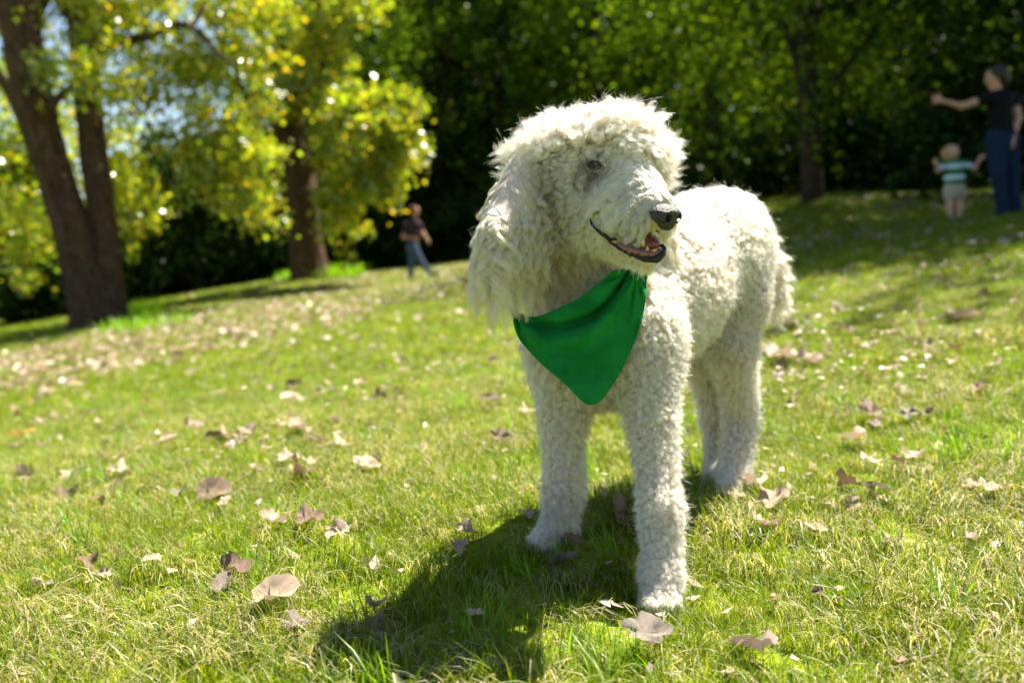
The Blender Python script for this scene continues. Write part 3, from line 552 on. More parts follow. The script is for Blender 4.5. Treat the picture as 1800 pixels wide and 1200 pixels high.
if 'wood' not in SKIP:
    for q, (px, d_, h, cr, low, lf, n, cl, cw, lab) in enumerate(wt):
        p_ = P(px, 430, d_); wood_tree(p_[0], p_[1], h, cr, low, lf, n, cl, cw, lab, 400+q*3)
    # bushes along the wood's edge
    g = np.random.default_rng(77)
    for q, (px, d_, w_, h_, where) in enumerate(((20, 25, 2.0, 1.8, 'at the far left below the yellow green tree'), (130, 26, 2.0, 1.6, 'behind the base of the twin-trunk tree'), (290, 27.5, 2.2, 2.0, 'right of the twin-trunk tree'), (400, 28, 2.2, 1.9, 'left of the straight tree'), (490, 28.5, 2.0, 1.7, 'behind the base of the straight tree'),
                     (640, 30.5, 2.2, 1.8, 'right of the straight tree under its low bough'), (745, 31, 2.2, 2.0, 'right behind the walking man'), (860, 31, 2.2, 2.2, 'between the walking man and the dog'), (990, 28, 2.4, 2.2, 'hidden partly by the dog head'), (1120, 26, 2.2, 2.0, 'behind the dog neck'), (1340, 23.5, 2.2, 1.8, 'left of the slim dark trunk'), (1480, 22.5, 2.2, 1.6, 'right of the slim dark trunk'), (1580, 21.5, 2.0, 1.6, 'left of the child'), (1690, 20, 2.0, 1.8, 'behind the child'), (1810, 15.5, 2.0, 2.4, 'behind the woman'))):
        p_ = P(px, 450, d_); z = float(ground(p_[0], p_[1])); o = np.array([p_[0], p_[1], z]); c = o+[0, 0, h_*.5]
        cc = sprays(c, np.array([w_, w_*.8, h_*.55]), 150, 30, g, .35, .3, .2); cc = cc[cc[:, 2] > ground(cc[:, 0], cc[:, 1])]
        e_ = empty('shrub', o, 'dark leafy shrub along the wood, '+where, 'shrub', 'dark shrubs along the wood edge')
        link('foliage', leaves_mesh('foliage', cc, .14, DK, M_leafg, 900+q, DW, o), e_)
        ms = [tube(smoothpath(np.array([o+[g.normal(0, .1), g.normal(0, .1), -.1], o+[g.normal(0, .3), g.normal(0, .3), h_*.4], o+[g.normal(0, .8), g.normal(0, .8), h_*.9]]), 8), np.linspace(.05, .015, 8), 5, False) for _ in range(6)]
        V_, F_ = join(ms); link('stem', mesh_np('stem', V_-o, F_, M_bark2), e_)
    # the depth of the wood, a mass nobody could count
    C_ = []
    for q in range(70):
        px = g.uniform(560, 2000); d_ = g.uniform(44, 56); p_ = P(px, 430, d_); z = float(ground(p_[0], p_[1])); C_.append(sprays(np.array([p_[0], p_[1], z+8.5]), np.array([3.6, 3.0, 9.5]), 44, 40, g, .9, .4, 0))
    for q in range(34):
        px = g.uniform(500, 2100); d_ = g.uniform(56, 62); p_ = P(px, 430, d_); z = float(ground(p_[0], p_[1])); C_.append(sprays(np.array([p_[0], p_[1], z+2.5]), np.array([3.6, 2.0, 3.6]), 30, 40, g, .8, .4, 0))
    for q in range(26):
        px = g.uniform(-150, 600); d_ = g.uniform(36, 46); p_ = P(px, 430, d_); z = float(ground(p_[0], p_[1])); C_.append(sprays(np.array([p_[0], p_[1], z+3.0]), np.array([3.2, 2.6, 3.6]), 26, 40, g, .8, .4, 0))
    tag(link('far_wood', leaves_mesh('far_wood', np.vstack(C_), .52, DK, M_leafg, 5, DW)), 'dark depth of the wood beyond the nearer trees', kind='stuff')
# ------------------------------------------------------------------ people
M_sk = simple('skin', (.50, .26, .16), .55, .35, .15, 60, .12); M_sk2 = simple('fair_skin', (.58, .33, .23), .55, .35, .1, 60, .1)
def hand(w, d_, side, size=1.0, spread=.25, curl=.2, thumb=None):
    """palm, four unequal two-jointed fingers and a thumb; w wrist, d_ pointing, side across the palm"""
    d_ = norm(d_); side = norm(side-d_*(side@d_)); up = np.cross(d_, side); L = []
    L.append(cap(w, w+d_*.055*size, .024*size, .030*size, .02)); pc = w+d_*.075*size
    L.append(cap(pc+side*.022*size, pc-side*.022*size, .018*size, .018*size, .02))
    for k, (o_, ln) in enumerate(((.030, .062), (.010, .072), (-.010, .068), (-.030, .054))):
        b_ = pc+side*o_*size; dd = norm(d_+side*spread*(1.5-k)*.55); c1 = b_+dd*ln*.55*size; c2 = c1+norm(dd+up*curl*2)*ln*.5*size
        L += [cap(b_, c1, .0105*size, .0095*size, .006), cap(c1, c2, .0095*size, .008*size, .004)]
    td = norm(side*1.0+d_*.7) if thumb is None else norm(thumb); b_ = w+d_*.03*size+side*.022*size
    L += [cap(b_, b_+td*.035*size, .014*size, .012*size, .008), cap(b_+td*.035*size, b_+(td+d_*.35)*.062*size, .0115*size, .009*size, .004)]
    return L
def head(c, f, r, up=(0, 0, 1)):
    """skull, jaw, nose, brow, lips, ears on a head of half-height r facing f"""
    f = norm(f); up = norm(np.array(up)-f*(np.array(up)@f)); s = np.cross(f, up); M_ = np.array([f, s, up])
    L = [ell(c+up*.15*r, (.86*r, .70*r, .82*r), M_, .03), ell(c+f*.22*r-up*.45*r, (.50*r, .50*r, .52*r), M_, .04), cap(c+f*.80*r+up*.10*r, c+f*.98*r-up*.14*r, .07*r, .12*r, .012), ell(c+f*.70*r+up*.26*r, (.16*r, .48*r, .08*r), M_, .015),
         cap(c+f*.76*r-up*.42*r+s*.14*r, c+f*.76*r-up*.42*r-s*.14*r, .07*r, .07*r, .01), ell(c+f*.62*r-up*.76*r, (.2*r, .22*r, .16*r), M_, .02)]
    for q in (1, -1): L.append(ell(c+s*q*.70*r+up*.02*r, (.13*r, .05*r, .22*r), M_, .008))
    return L, [c+f*.76*r+s*q*.26*r+up*.13*r for q in (1, -1)], M_
def build(root, parts, origin, h=.011):
    for nm, prims, m, lab in parts:
        V_, Q_ = polygonise(prims, h); o = link(nm, mesh_np(nm, V_-origin, Q_, m), root)
        if lab: o['label'] = lab
M_white = simple('eye_white', (.7, .68, .65), .2, .5)
M_iris = simple('eye_dark', (.03, .02, .015), .2, .5)
def eyes(root, E, o, f):
    for c in E:
        V_, Q_ = polygonise([ell(c, (.012, .012, .012), k=.001)], .004); link('eye', mesh_np('eye', V_-o, Q_, M_iris), root)
def J(d):                      # joint from photograph pixel at the person's distance, pushed back by dz metres
    return lambda x, y, dz=0.0: P(x, y, d+dz)
def inflate(prims, e): return [(q[0], q[1], q[2], q[3]+e, q[4]+e, q[5], q[6]) if q[0] == 'c' else (q[0], q[1], q[2]+e, q[3], q[4], q[5], q[6]) for q in prims]
# ---- the man walking to the right
j = J(22.4); gm = on_ground(735, 493); o_ = gm; root = empty('person', o_, 'man in dark purple shirt and jeans walking right across the lawn', 'person')
hc, face = j(729, 371), norm(np.array([.93, -.30, -.15])); Lh, E, _m = head(hc, face, .125)
sl_, sr_ = j(714, 396, .12), j(737, 396, -.14); el, wl = j(708, 417, .05), j(729, 419, -.16); er_, wr_ = j(744, 411, -.2), j(752, 421, -.24)
hp = j(724, 434, 0); arms = [cap(sl_, el, .055, .042), cap(el, wl, .041, .028), cap(sr_, er_, .055, .042), cap(er_, wr_, .041, .028)]+hand(wl, norm(j(737, 421, -.2)-wl), np.array([0, 0, 1.]))+hand(wr_, norm(j(754, 427, -.26)-wr_), np.array([.3, -1, .3]))
tor = [cap(j(727, 392), j(726, 412), .13, .125, .06), cap(j(726, 412), hp+[0, 0, .05], .125, .118, .06), cap(sl_, sr_, .07, .07, .05)]
legA = [cap(hp+_r*.04-_f*.08, j(738, 456, -.08), .095, .068, .04), cap(j(738, 456, -.08), j(756, 480, -.1), .062, .042, .03)]; legB = [cap(hp+_f*.08, j(723, 462, .1), .095, .066, .04), cap(j(723, 462, .1), j(722, 486, .1), .06, .042, .03)]
fa, fb = j(758, 483, -.1), j(722, 489, .1); fb[2] = float(ground(fb[0], fb[1]))+.05
feet = [cap(fa, fa+norm(np.array([.8, -.2, .25]))*.17, .042, .035, .02)], [cap(fb, fb+norm(np.array([.9, -.3, -.05]))*.17, .042, .032, .02)]
M_p = simple('purple_cotton', (.05, .03, .045), .9, .1, .3, 60); M_j = simple('blue_denim', (.06, .09, .15), .9, .1, .3, 80, .25); M_red = simple('reddish_hair', (.16, .06, .03), .7, .3, .6, 90, .3); M_sh = simple('dark_shoe', (.03, .03, .035), .6)
build(root, [('body', Lh+[cap(hc-[0, 0, .09], j(727, 390), .055, .06, .03)]+arms+tor+legA+legB, M_sk, None),
 ('shirt', inflate(tor, .014)+[cap(sl_, sl_+(el-sl_)*.55, .07, .062, .02), cap(sr_, sr_+(er_-sr_)*.55, .07, .062, .02)], M_p, 'dark purple short-sleeved shirt'),
 ('trousers', [cap(hp+[0, 0, .02], hp-[0, 0, .05], .145, .135, .04)]+inflate(legA+legB, .016), M_j, 'blue jeans'), ('shoe', feet[0], M_sh, None), ('shoe', feet[1], M_sh, None),
 ('hair', [ell(hc+[0, 0, .045]-face*.02, (.112, .100, .10), _m, .01), ell(hc-face*.06, (.07, .09, .09), _m, .03)], M_red, 'short reddish hair')], np.array(o_), .012); eyes(root, E, np.array(o_), face)
# ---- the woman at the right edge, seen from behind and side, one arm stretched out
j = J(10.2); o_ = on_ground(1772, 380); root = empty('person', o_, 'woman in black top and blue jeans with one arm stretched out at the right edge', 'person')
hc, face = j(1750, 137), norm(np.array([-.93, .25, -.18])); Lh, E, _m = head(hc, face, .118)
sl_, sr_ = j(1731, 174, -.05), j(1783, 172, .10); el, wl = j(1690, 187, -.12), j(1657, 178, -.20); er_, wr_ = j(1790, 208, .02), j(1781, 240, -.10)
hp = j(1762, 244); arms = [cap(sl_, el, .050, .036), cap(el, wl, .036, .024), cap(sr_, er_, .05, .038), cap(er_, wr_, .036, .024)]+hand(wl, norm(j(1638, 174, -.24)-wl), norm(j(1652, 160, -.2)-j(1655, 176, -.2)), 1.0, .35, .1, norm(j(1649, 160, -.2)-j(1653, 176, -.2)))+hand(wr_, norm(j(1778, 256, -.12)-wr_), np.array([0, 1., 0]), 1, .1, .3)
tor = [cap(j(1757, 178), j(1757, 208), .125, .105, .05), cap(j(1757, 208), hp+[0, 0, .07], .10, .118, .05), cap(sl_, sr_, .055, .055, .05)]
legA = [cap(hp-_r*.075, j(1754, 308, -.03), .098, .066, .04), cap(j(1754, 308, -.03), j(1762, 365, 0), .062, .046, .03)]; legB = [cap(hp+_r*.075, j(1778, 308, .06), .098, .066, .04), cap(j(1778, 308, .06), j(1784, 364, .05), .062, .046, .03)]
M_blk = simple('black_jersey', (.005, .005, .006), .85, .15, .3, 60); M_dj = simple('dark_denim', (.012, .022, .05), .9, .1, .3, 80, .25); M_dh = simple('dark_hair', (.02, .013, .01), .5, .4, .6, 90, .3)
fa, fb = j(1761, 371, 0), j(1786, 370, .05)
for q in (fa, fb): q[2] = float(ground(q[0], q[1]))+.045
build(root, [('body', Lh+[cap(hc-[0, 0, .08], j(1756, 168), .05, .055, .03)]+arms+tor+legA+legB, M_sk, None),
 ('top', inflate(tor, .013)+[cap(sl_, sl_+(el-sl_)*.28, .066, .058, .02), cap(sr_, sr_+(er_-sr_)*.35, .066, .056, .02)], M_blk, 'black short-sleeved top'),
 ('jeans', [cap(hp+[0, 0, .03], hp-[0, 0, .05], .135, .15, .04)]+inflate(legA+legB, .016)+[cap(legA[1][2]+[0, 0, .1], legA[1][2]-[0, 0, .02], .06, .072, .02), cap(legB[1][2]+[0, 0, .1], legB[1][2]-[0, 0, .02], .06, .072, .02)], M_dj, 'loose dark blue jeans'),
 ('shoe', [cap(fa, fa+face*.16-[0, 0, .01], .04, .03, .02)], M_sh, None), ('shoe', [cap(fb, fb+face*.16-[0, 0, .01], .04, .03, .02)], M_sh, None),
 ('hair', [ell(hc+[0, 0, .035]-face*.025, (.112, .100, .10), _m, .01), ell(hc-face*.07-[0, 0, .01], (.07, .095, .10), _m, .03), cap(hc-face*.10, hc-face*.11-[0, 0, .13], .045, .02, .03)], M_dh, 'dark hair tied at the back')], np.array(o_), .010); eyes(root, E, np.array(o_), face)
# ---- the small child beside her, head thrown back
j = J(10.8); o_ = on_ground(1678, 386); root = empty('person', o_, 'small child in green and white striped shirt looking up with arms out', 'person')
hc, face = j(1673, 268), norm(np.array([.35, -.55, .75])); Lh, E, _m = head(hc, face, .098, (0, .5, .8))
sl_, sr_ = j(1661, 289), j(1694, 289); el, wl = j(1649, 300, -.05), j(1646, 289, -.12); er_, wr_ = j(1712, 297, -.05), j(1722, 281, -.1); hp = j(1678, 332)
arms = [cap(sl_, el, .030, .025), cap(el, wl, .025, .019), cap(sr_, er_, .030, .025), cap(er_, wr_, .025, .019)]+hand(wl, norm(j(1644, 280, -.14)-wl), np.array([-1., 0, 0]), .55)+hand(wr_, norm(j(1732, 271, -.12)-wr_), np.array([0, 0, 1.]), .55)
tor = [cap(j(1677, 293), j(1677, 312), .088, .092, .04), cap(j(1677, 312), hp+[0, 0, .03], .092, .090, .04), cap(sl_, sr_, .035, .035, .04)]
legA = [cap(hp-_r*.05, j(1670, 362), .055, .038, .02), cap(j(1670, 362), j(1670, 380), .036, .026, .02)]; legB = [cap(hp+_r*.05, j(1686, 362), .055, .038, .02), cap(j(1686, 362), j(1686, 380), .036, .026, .02)]
fa, fb = j(1670, 383), j(1686, 383)
for q in (fa, fb): q[2] = float(ground(q[0], q[1]))+.025
m_st, nt, out = mat('striped_jersey'); L_ = nt.links.new; tc = nd(nt, 'ShaderNodeTexCoord'); sp = nd(nt, 'ShaderNodeSeparateXYZ'); b = nd(nt, 'ShaderNodeBsdfPrincipled'); b.inputs['Roughness'].default_value = .9
ma = nd(nt, 'ShaderNodeMath', operation='MULTIPLY'); ma.inputs[1].default_value = 1/.13; mf = nd(nt, 'ShaderNodeMath', operation='FRACT'); cr_ = nd(nt, 'ShaderNodeValToRGB'); cr_.color_ramp.interpolation = 'CONSTANT'
e = cr_.color_ramp.elements; e[0].color = (.02, .22, .06, 1); e[1].position = .28; e[1].color = (.01, .09, .04, 1); x_ = e.new(.5); x_.color = (.02, .22, .06, 1); x_ = e.new(.62); x_.color = (.62, .68, .78, 1)
L_(tc.outputs['Object'], sp.inputs[0]); L_(sp.outputs[2], ma.inputs[0]); L_(ma.outputs[0], mf.inputs[0]); L_(mf.outputs[0], cr_.inputs[0]); L_(cr_.outputs[0], b.inputs['Base Color']); L_(b.outputs[0], out.inputs[0])
M_kh = simple('khaki_cotton', (.42, .36, .28), .9, .1, .3, 60); M_bl = simple('blond_hair', (.42, .24, .10), .6, .3, .5, 90, .25)
build(root, [('body', Lh+[cap(hc-[0, 0, .05], j(1677, 287), .036, .042, .03)]+arms+tor+legA+legB+[cap(fa, fa+np.array([.02, -.08, -.005]), .024, .018, .01), cap(fb, fb+np.array([.03, -.08, -.005]), .024, .018, .01)], M_sk2, None),
 ('shirt', inflate(tor, .012)+[cap(sl_, sl_+(el-sl_)*.6, .042, .046, .02), cap(sr_, sr_+(er_-sr_)*.6, .042, .046, .02)], m_st, 'shirt with green and white stripes'),
 ('shorts', [cap(hp+[0, 0, .02], hp-[0, 0, .03], .105, .11, .03), cap(hp-_r*.055, hp-_r*.06-[0, 0, .075], .072, .074, .03), cap(hp+_r*.055, hp+_r*.06-[0, 0, .075], .072, .074, .03)], M_kh, 'loose khaki shorts'),
 ('hair', [ell(hc-face*.025+_m[2]*.025, (.090, .088, .088), _m, .01), ell(hc-face*.05-_m[2]*.01, (.065, .090, .094), _m, .03)], M_bl, 'short blond hair')], np.array(o_), .007); eyes(root, E, np.array(o_), face)
# ------------------------------------------------------------------ the dog
HF = norm(np.array([.72, -.62, -.30]))                     # where the head points
HR = norm(np.cross(HF, [0, 0, 1])); HU = np.cross(HR, HF)  # its right-hand side (towards the camera, left in the picture), its up
def C(px, py, d, qx, qy, e, ra, rb, key, k=.035): return cap(P(px, py, d), P(qx, qy, e), ra, rb, k, key)
DOG = [
 # trunk
 C(1066, 575, 1.69, 1150, 500, 1.85, .118, .125, 'body', .05), C(1150, 500, 1.85, 1235, 440, 2.0, .125, .105, 'body', .05),
 C(1235, 440, 2.0, 1268, 408, 2.08, .105, .088, 'body', .05), C(1035, 600, 1.64, 1100, 610, 1.64, .085, .085, 'chest', .05),
 # neck
 C(1015, 400, 1.63, 1060, 560, 1.69, .072, .105, 'neck', .05),
 # skull, brow, cheek, muzzle, jaw
 C(1000, 296, 1.61, 1075, 280, 1.56, .068, .062, 'top', .03), C(1075, 268, 1.54, 1100, 276, 1.52, .036, .032, 'brow', .03), C(1095, 292, 1.515, 1130, 328, 1.475, .034, .028, 'muzzle', .03), C(1010, 330, 1.57, 1070, 310, 1.54, .062, .056, 'cheek', .03),
 C(1006, 382, 1.57, 1048, 375, 1.53, .046, .044, 'cheek', .03),
 C(1082, 320, 1.515, 1142, 358, 1.44, .044, .028, 'muzzle', .025), C(1085, 355, 1.48, 1148, 380, 1.43, .036, .024, 'muzzle', .015),
 C(1130, 330, 1.485, 1165, 362, 1.435, .025, .018, 'muzzle', .015),
 C(1050, 402, 1.52, 1138, 456, 1.455, .030, .0165, 'jaw', .012),
 # near ear and far ear
 C(920, 290, 1.56, 900, 355, 1.53, .024, .032, 'ear', .02), C(900, 355, 1.53, 872, 408, 1.475, .032, .027, 'ear', .02),
 C(932, 320, 1.55, 918, 398, 1.52, .022, .026, 'ear', .02),
 C(1130, 300, 1.66, 1150, 420, 1.70, .02, .026, 'ear', .02),
 # front legs: the dog's left (right in the picture) and right
 C(1132, 590, 1.62, 1146, 730, 1.56, .058, .034, 'leg', .04), C(1146, 730, 1.56, 1160, 890, 1.49, .032, .024, 'leg', .02),
 C(1160, 890, 1.49, 1164, 1010, 1.455, .026, .024, 'leg', .02), C(1162, 1010, 1.455, 1158, 1052, 1.425, .030, .024, 'paw', .02),
 C(985, 610, 1.68, 990, 730, 1.66, .055, .036, 'leg', .04), C(990, 730, 1.66, 992, 850, 1.655, .034, .026, 'leg', .02),
 C(992, 850, 1.655, 982, 925, 1.645, .026, .025, 'leg', .02), C(984, 925, 1.645, 955, 947, 1.615, .027, .02, 'paw', .02),
 # hind legs
 C(1285, 430, 2.07, 1290, 520, 2.02, .082, .062, 'thigh', .04), C(1290, 520, 2.02, 1284, 610, 1.99, .060, .044, 'thigh', .04),
 C(1284, 610, 1.99, 1305, 735, 2.09, .042, .028, 'leg', .02), C(1305, 735, 2.09, 1288, 835, 2.02, .028, .027, 'leg', .02), C(1288, 835, 2.02, 1278, 866, 1.955, .029, .024, 'paw', .02),
 C(1245, 480, 2.10, 1232, 620, 2.08, .065, .038, 'thigh', .04), C(1232, 620, 2.08, 1256, 735, 2.19, .034, .024, 'leg', .02),
 C(1256, 735, 2.19, 1262, 820, 2.14, .024, .024, 'leg', .02), C(1262, 820, 2.14, 1252, 846, 2.08, .026, .022, 'paw', .02),
 # toes
 ell(P(1139, 1058, 1.410), (.0125, .019, .0115), k=.006, key='paw'), ell(P(1153, 1064, 1.402), (.0125, .019, .0115), k=.006, key='paw'), ell(P(1168, 1063, 1.404), (.0125, .019, .0115), k=.006, key='paw'), ell(P(1180, 1056, 1.412), (.0125, .019, .0115), k=.006, key='paw'), ell(P(940, 948, 1.600), (.0125, .019, .0115), k=.006, key='paw'), ell(P(950, 955, 1.595), (.0125, .019, .0115), k=.006, key='paw'), ell(P(964, 957, 1.600), (.0125, .019, .0115), k=.006, key='paw'), ell(P(1264, 872, 1.930), (.0125, .019, .0115), k=.006, key='paw'), ell(P(1277, 876, 1.925), (.0125, .019, .0115), k=.006, key='paw'), ell(P(1290, 873, 1.930), (.0125, .019, .0115), k=.006, key='paw'),
 # tail
 C(1312, 400, 2.14, 1345, 460, 2.2, .022, .02, 'tail', .02), C(1345, 460, 2.2, 1356, 530, 2.22, .02, .022, 'tail', .02),
]
def surf(px, py, dmin=1.2, dmax=2.3, off=0.0, prims=None):
    """first point of the dog's skin along the ray through a pixel"""
    dir_ = _f+(px-900)/F_PX*_r-(py-600)/F_PX*_u; d = np.linspace(dmin, dmax, 900)
    v = sdf_all(prims or DOG, EYE+d[:, None]*dir_)-off; i = np.argmax(v < 0)
    return EYE+d[i]*dir_ if v[i] < 0 else None

# eye sockets, nostrils' seat and the open mouth are carved
EYE_R = surf(1050, 293); EYE_L = EYE_R-HR*.072+HU*.004
_e = .004; EYE_N = norm(np.array([sdf_all(DOG, EYE_R+v)-sdf_all(DOG, EYE_R-v) for v in np.eye(3)*_e])); EYE_NL = EYE_N-2*(EYE_N@HR)*HR; EYE_L = EYE_R-HR*.072+HU*.004
DOG += [ell(EYE_R+HR*.004, (.012, .012, .009), k=-.001), ell(EYE_L-HR*.004, (.012, .012, .009), k=-.001)]
dog = empty('dog', P(1120, 960, 1.7), 'white curly poodle with a green bandana standing on the lawn, looking right', 'dog')
dog_inv = -np.array(dog.location)
def dpart(name, me, parent=None, label=None):
    o = link(name, me, parent or dog)
    if parent is None: o.location = tuple(dog_inv)
    if label: o['label'] = label
    return o
M_skin = simple('dog_skin', (.56, .45, .36), .8, .2, .2, 60, .12)
V, Q = polygonise(DOG, .0055)
body_me = mesh_np('dog_body', V, Q, M_skin)
body = dpart('body', body_me)

# ---- coat
def tri_sample(V, Q, n, rng):
    a, b, c, d = (V[Q[:, i]] for i in range(4)); ar = .5*np.linalg.norm(np.cross(c-a, d-b), axis=1)
    f = rng.choice(len(Q), n, p=ar/ar.sum()); u, v = rng.random((2, n, 1))
    p = a[f]*(1-u)*(1-v)+b[f]*u*(1-v)+c[f]*u*v+d[f]*(1-u)*v; return p, norm(np.cross(c-a, d-b))[f], ar.sum()
def grad(prims, p, e=.002):
    return norm(np.stack([sdf_all(prims, p+np.eye(3)[i]*e)-sdf_all(prims, p-np.eye(3)[i]*e) for i in range(3)], -1))
# per region: length, curl radius, turns, pull to the lock, stand-up, fall, density (hairs per m2), locks per m2
REG = dict(
 body=(.036, .0044, 1.9, .84, .70, .22, 430e3, 12e3), chest=(.036, .0046, 1.9, .84, .55, .5, 430e3, 11e3), neck=(.058, .0085, 2.4, .84, .60, .75, 650e3, 8e3),
 top=(.056, .0058, 1.9, .38, .92, .16, 800e3, 20e3), cheek=(.050, .0078, 2.2, .72, .45, .80, 750e3, 11e3), muzzle=(.044, .0060, 1.8, .70, .55, .95, 1150e3, 10e3),
 jaw=(.013, .002, .5, .45, .35, .6, 1100e3, 14e3), ear=(.116, .0092, 2.7, .78, .22, 1.12, 850e3, 10e3), leg=(.023, .0030, 1.3, .62, .78, .18, 620e3, 18e3),
 thigh=(.026, .0040, 1.7, .82, .72, .22, 520e3, 14e3), paw=(.010, .002, .8, .45, .6, .3, 700e3, 16e3), tail=(.062, .006, 1.2, .5, .7, .5, 700e3, 8e3),
 brow=(.032, .0050, 1.5, .55, .75, .45, 900e3, 16e3))
KEYS = list(REG); RT = np.array([REG[k] for k in KEYS])
def region(p):
    D = np.stack([sdf1(q, p) for q in DOG if q[5] > 0], 0); kk = np.array([KEYS.index(q[6]) for q in DOG if q[5] > 0]); W = np.zeros((len(p), len(KEYS)))
    M = D.min(0)
    for i_, k_ in enumerate(kk): W[:, k_] = np.maximum(W[:, k_], np.exp(-(D[i_]-M)/.014))
    return kk[np.argmin(D, 0)], W/W.sum(1, keepdims=True)
rg = np.random.default_rng(11)
n_try = int(1.15e6*.85)
p, nn, area = tri_sample(V, Q, n_try, rg); dens = n_try/area
reg, RW = region(p); RP = RW@RT
keep = rg.random(len(p)) < RP[:, 6]/1.1e6*1.0
p, nn, reg, RP = p[keep], nn[keep], reg[keep], RP[keep]
nn = grad(DOG, p)
# bare places: mouth, nose, eye slits, soles
LIPS = PV([(1042, 393, 1.475), (1070, 418, 1.46), (1100, 432, 1.445), (1130, 436, 1.43), (1160, 425, 1.42)])
def near_line(p, L, r):
    m = np.full(len(p), 9.)
    for a, b in zip(L[:-1], L[1:]): m = np.minimum(m, sdf1(cap(a, b, r[0], r[0]) if np.isscalar(r) is False and len(r) == 1 else cap(a, b, r, r), p))
    return m
NOSE_C = P(1172, 380, 1.405)
bare = (near_line(p, LIPS[1:]-[0, 0, .005], .009) < 0) | (near_line(p, LIPS[:2], .008) < 0) | (np.linalg.norm(p-NOSE_C, axis=1) < .027) | \
       (sdf1(cap(EYE_R-HF*.012, EYE_R+HF*.014, .0075, .006), p) < 0) | (np.linalg.norm(p-EYE_L, axis=1) < .0105)
gz = ground(p[:, 0], p[:, 1]); bare |= p[:, 2] < gz+.004
p, nn, reg, RP = p[~bare], nn[~bare], reg[~bare], RP[~bare]
print('hairs', len(p), 'area', area)

# ---- bandana surface (needed before the coat so hair under it can lie flat)
def curve_at(pts, n): return smoothpath(np.array(pts, float), n)
NU, NV = 110, 80
top = curve_at([(900, 538), (918, 552), (945, 556), (975, 545), (1010, 528), (1045, 503), (1080, 476), (1110, 474), (1136, 492)], NU)
bot = curve_at([(900, 548), (912, 592), (950, 636), (992, 672), (1022, 702), (1040, 710), (1062, 696), (1090, 652), (1112, 606), (1128, 560), (1136, 508)], NU)
uu, vv = np.meshgrid(np.linspace(0, 1, NU), np.linspace(0, 1, NV), indexing='ij')
PX = top[:, None, 0]*(1-vv)+bot[:, None, 0]*vv; PY = top[:, None, 1]*(1-vv)+bot[:, None, 1]*vv
crx = curve_at([(905, 552), (930, 572), (970, 586), (1010, 582), (1050, 562), (1085, 522), (1106, 488), (1150, 440)], 200)
cry = np.interp(PX, crx[:, 0], crx[:, 1]); s = (PY-cry)/22.0
dep = 1.492+.075*np.abs((PX-1025)/118)**2.6-.00022*(PY-560)*np.exp(-((PX-1030)/80)**2)+.00012*(700-PY)*.0
dep += .024*np.exp(-((s+.55)/.42)**2)-.012*np.exp(-((s-.55)/.7)**2)+.010*np.exp(-((s+2.4)/.5)**2)*np.exp(-((PX-1000)/60)**2)
# side folds by the left neck and the right shoulder
dep += .010*np.exp(-(((PX-918)-(PY-575)*.35)/7)**2)*np.exp(-((PY-575)/38)**2)-.009*np.exp(-(((PX-934)-(PY-575)*.45)/8)**2)*np.exp(-((PY-580)/40)**2)
dep += .007*np.exp(-(((PX-1098)+(PY-530)*.10)/7)**2)*np.exp(-((PY-530)/45)**2)+.006*np.exp(-(((PX-1118)+(PY-560)*.12)/5)**2)*np.exp(-((PY-560)/60)**2)
w = np.stack([PX/55, PY/30, PX*0], -1); dep += (vnoise(w)-.5)*.006+(vnoise(w*2.7+9)-.5)*.0016
dep -= .004*np.sin((PX-PY*.9)/26)*np.exp(-((PY-640)/45)**2)*np.exp(-((PX-1000)/60)**2)
thf = np.arctan2(PY-478, 1118-PX); rf = np.hypot(PY-478, 1118-PX)
dep += .0065*np.sin(thf*9+.8+.01*rf)*np.exp(-((rf-70)/75)**2)*(s > 0)+.0045*np.sin((thf+.2)*17)*np.exp(-((rf-40)/45)**2)
tl = np.arctan2(PY-552, PX-905); rl = np.hypot(PY-552, PX-905); dep += .0060*np.sin(tl*10+2)*np.exp(-((rl-45)/60)**2)
dep -= .0016/(1+np.exp(-(vv-.925)*160))
dep += (np.abs(vnoise(w*1.4+31)-.5)-.15)*.010*np.exp(-((PY-640)/70)**2)
BV = (EYE+dep[..., None]*(_f+((PX-900)/F_PX)[..., None]*_r-((PY-600)/F_PX)[..., None]*_u)).reshape(-1, 3)
i, j = np.meshgrid(np.arange(NU-1), np.arange(NV-1), indexing='ij'); i = i.ravel(); j = j.ravel()
BQ = np.stack([i*NV+j, i*NV+j+1, (i+1)*NV+j+1, (i+1)*NV+j], 1)
# pixels of the bandana, as a test for hair roots behind it
from mathutils.kdtree import KDTree
kd = KDTree(len(BV))
for q_, v_ in enumerate(BV): kd.insert(v_, q_)
kd.balance()
kp = KDTree(NU*NV)
for q_, (a_, b_) in enumerate(zip(PX.ravel(), PY.ravel())): kp.insert((a_, b_, 0), q_)
kp.balance()

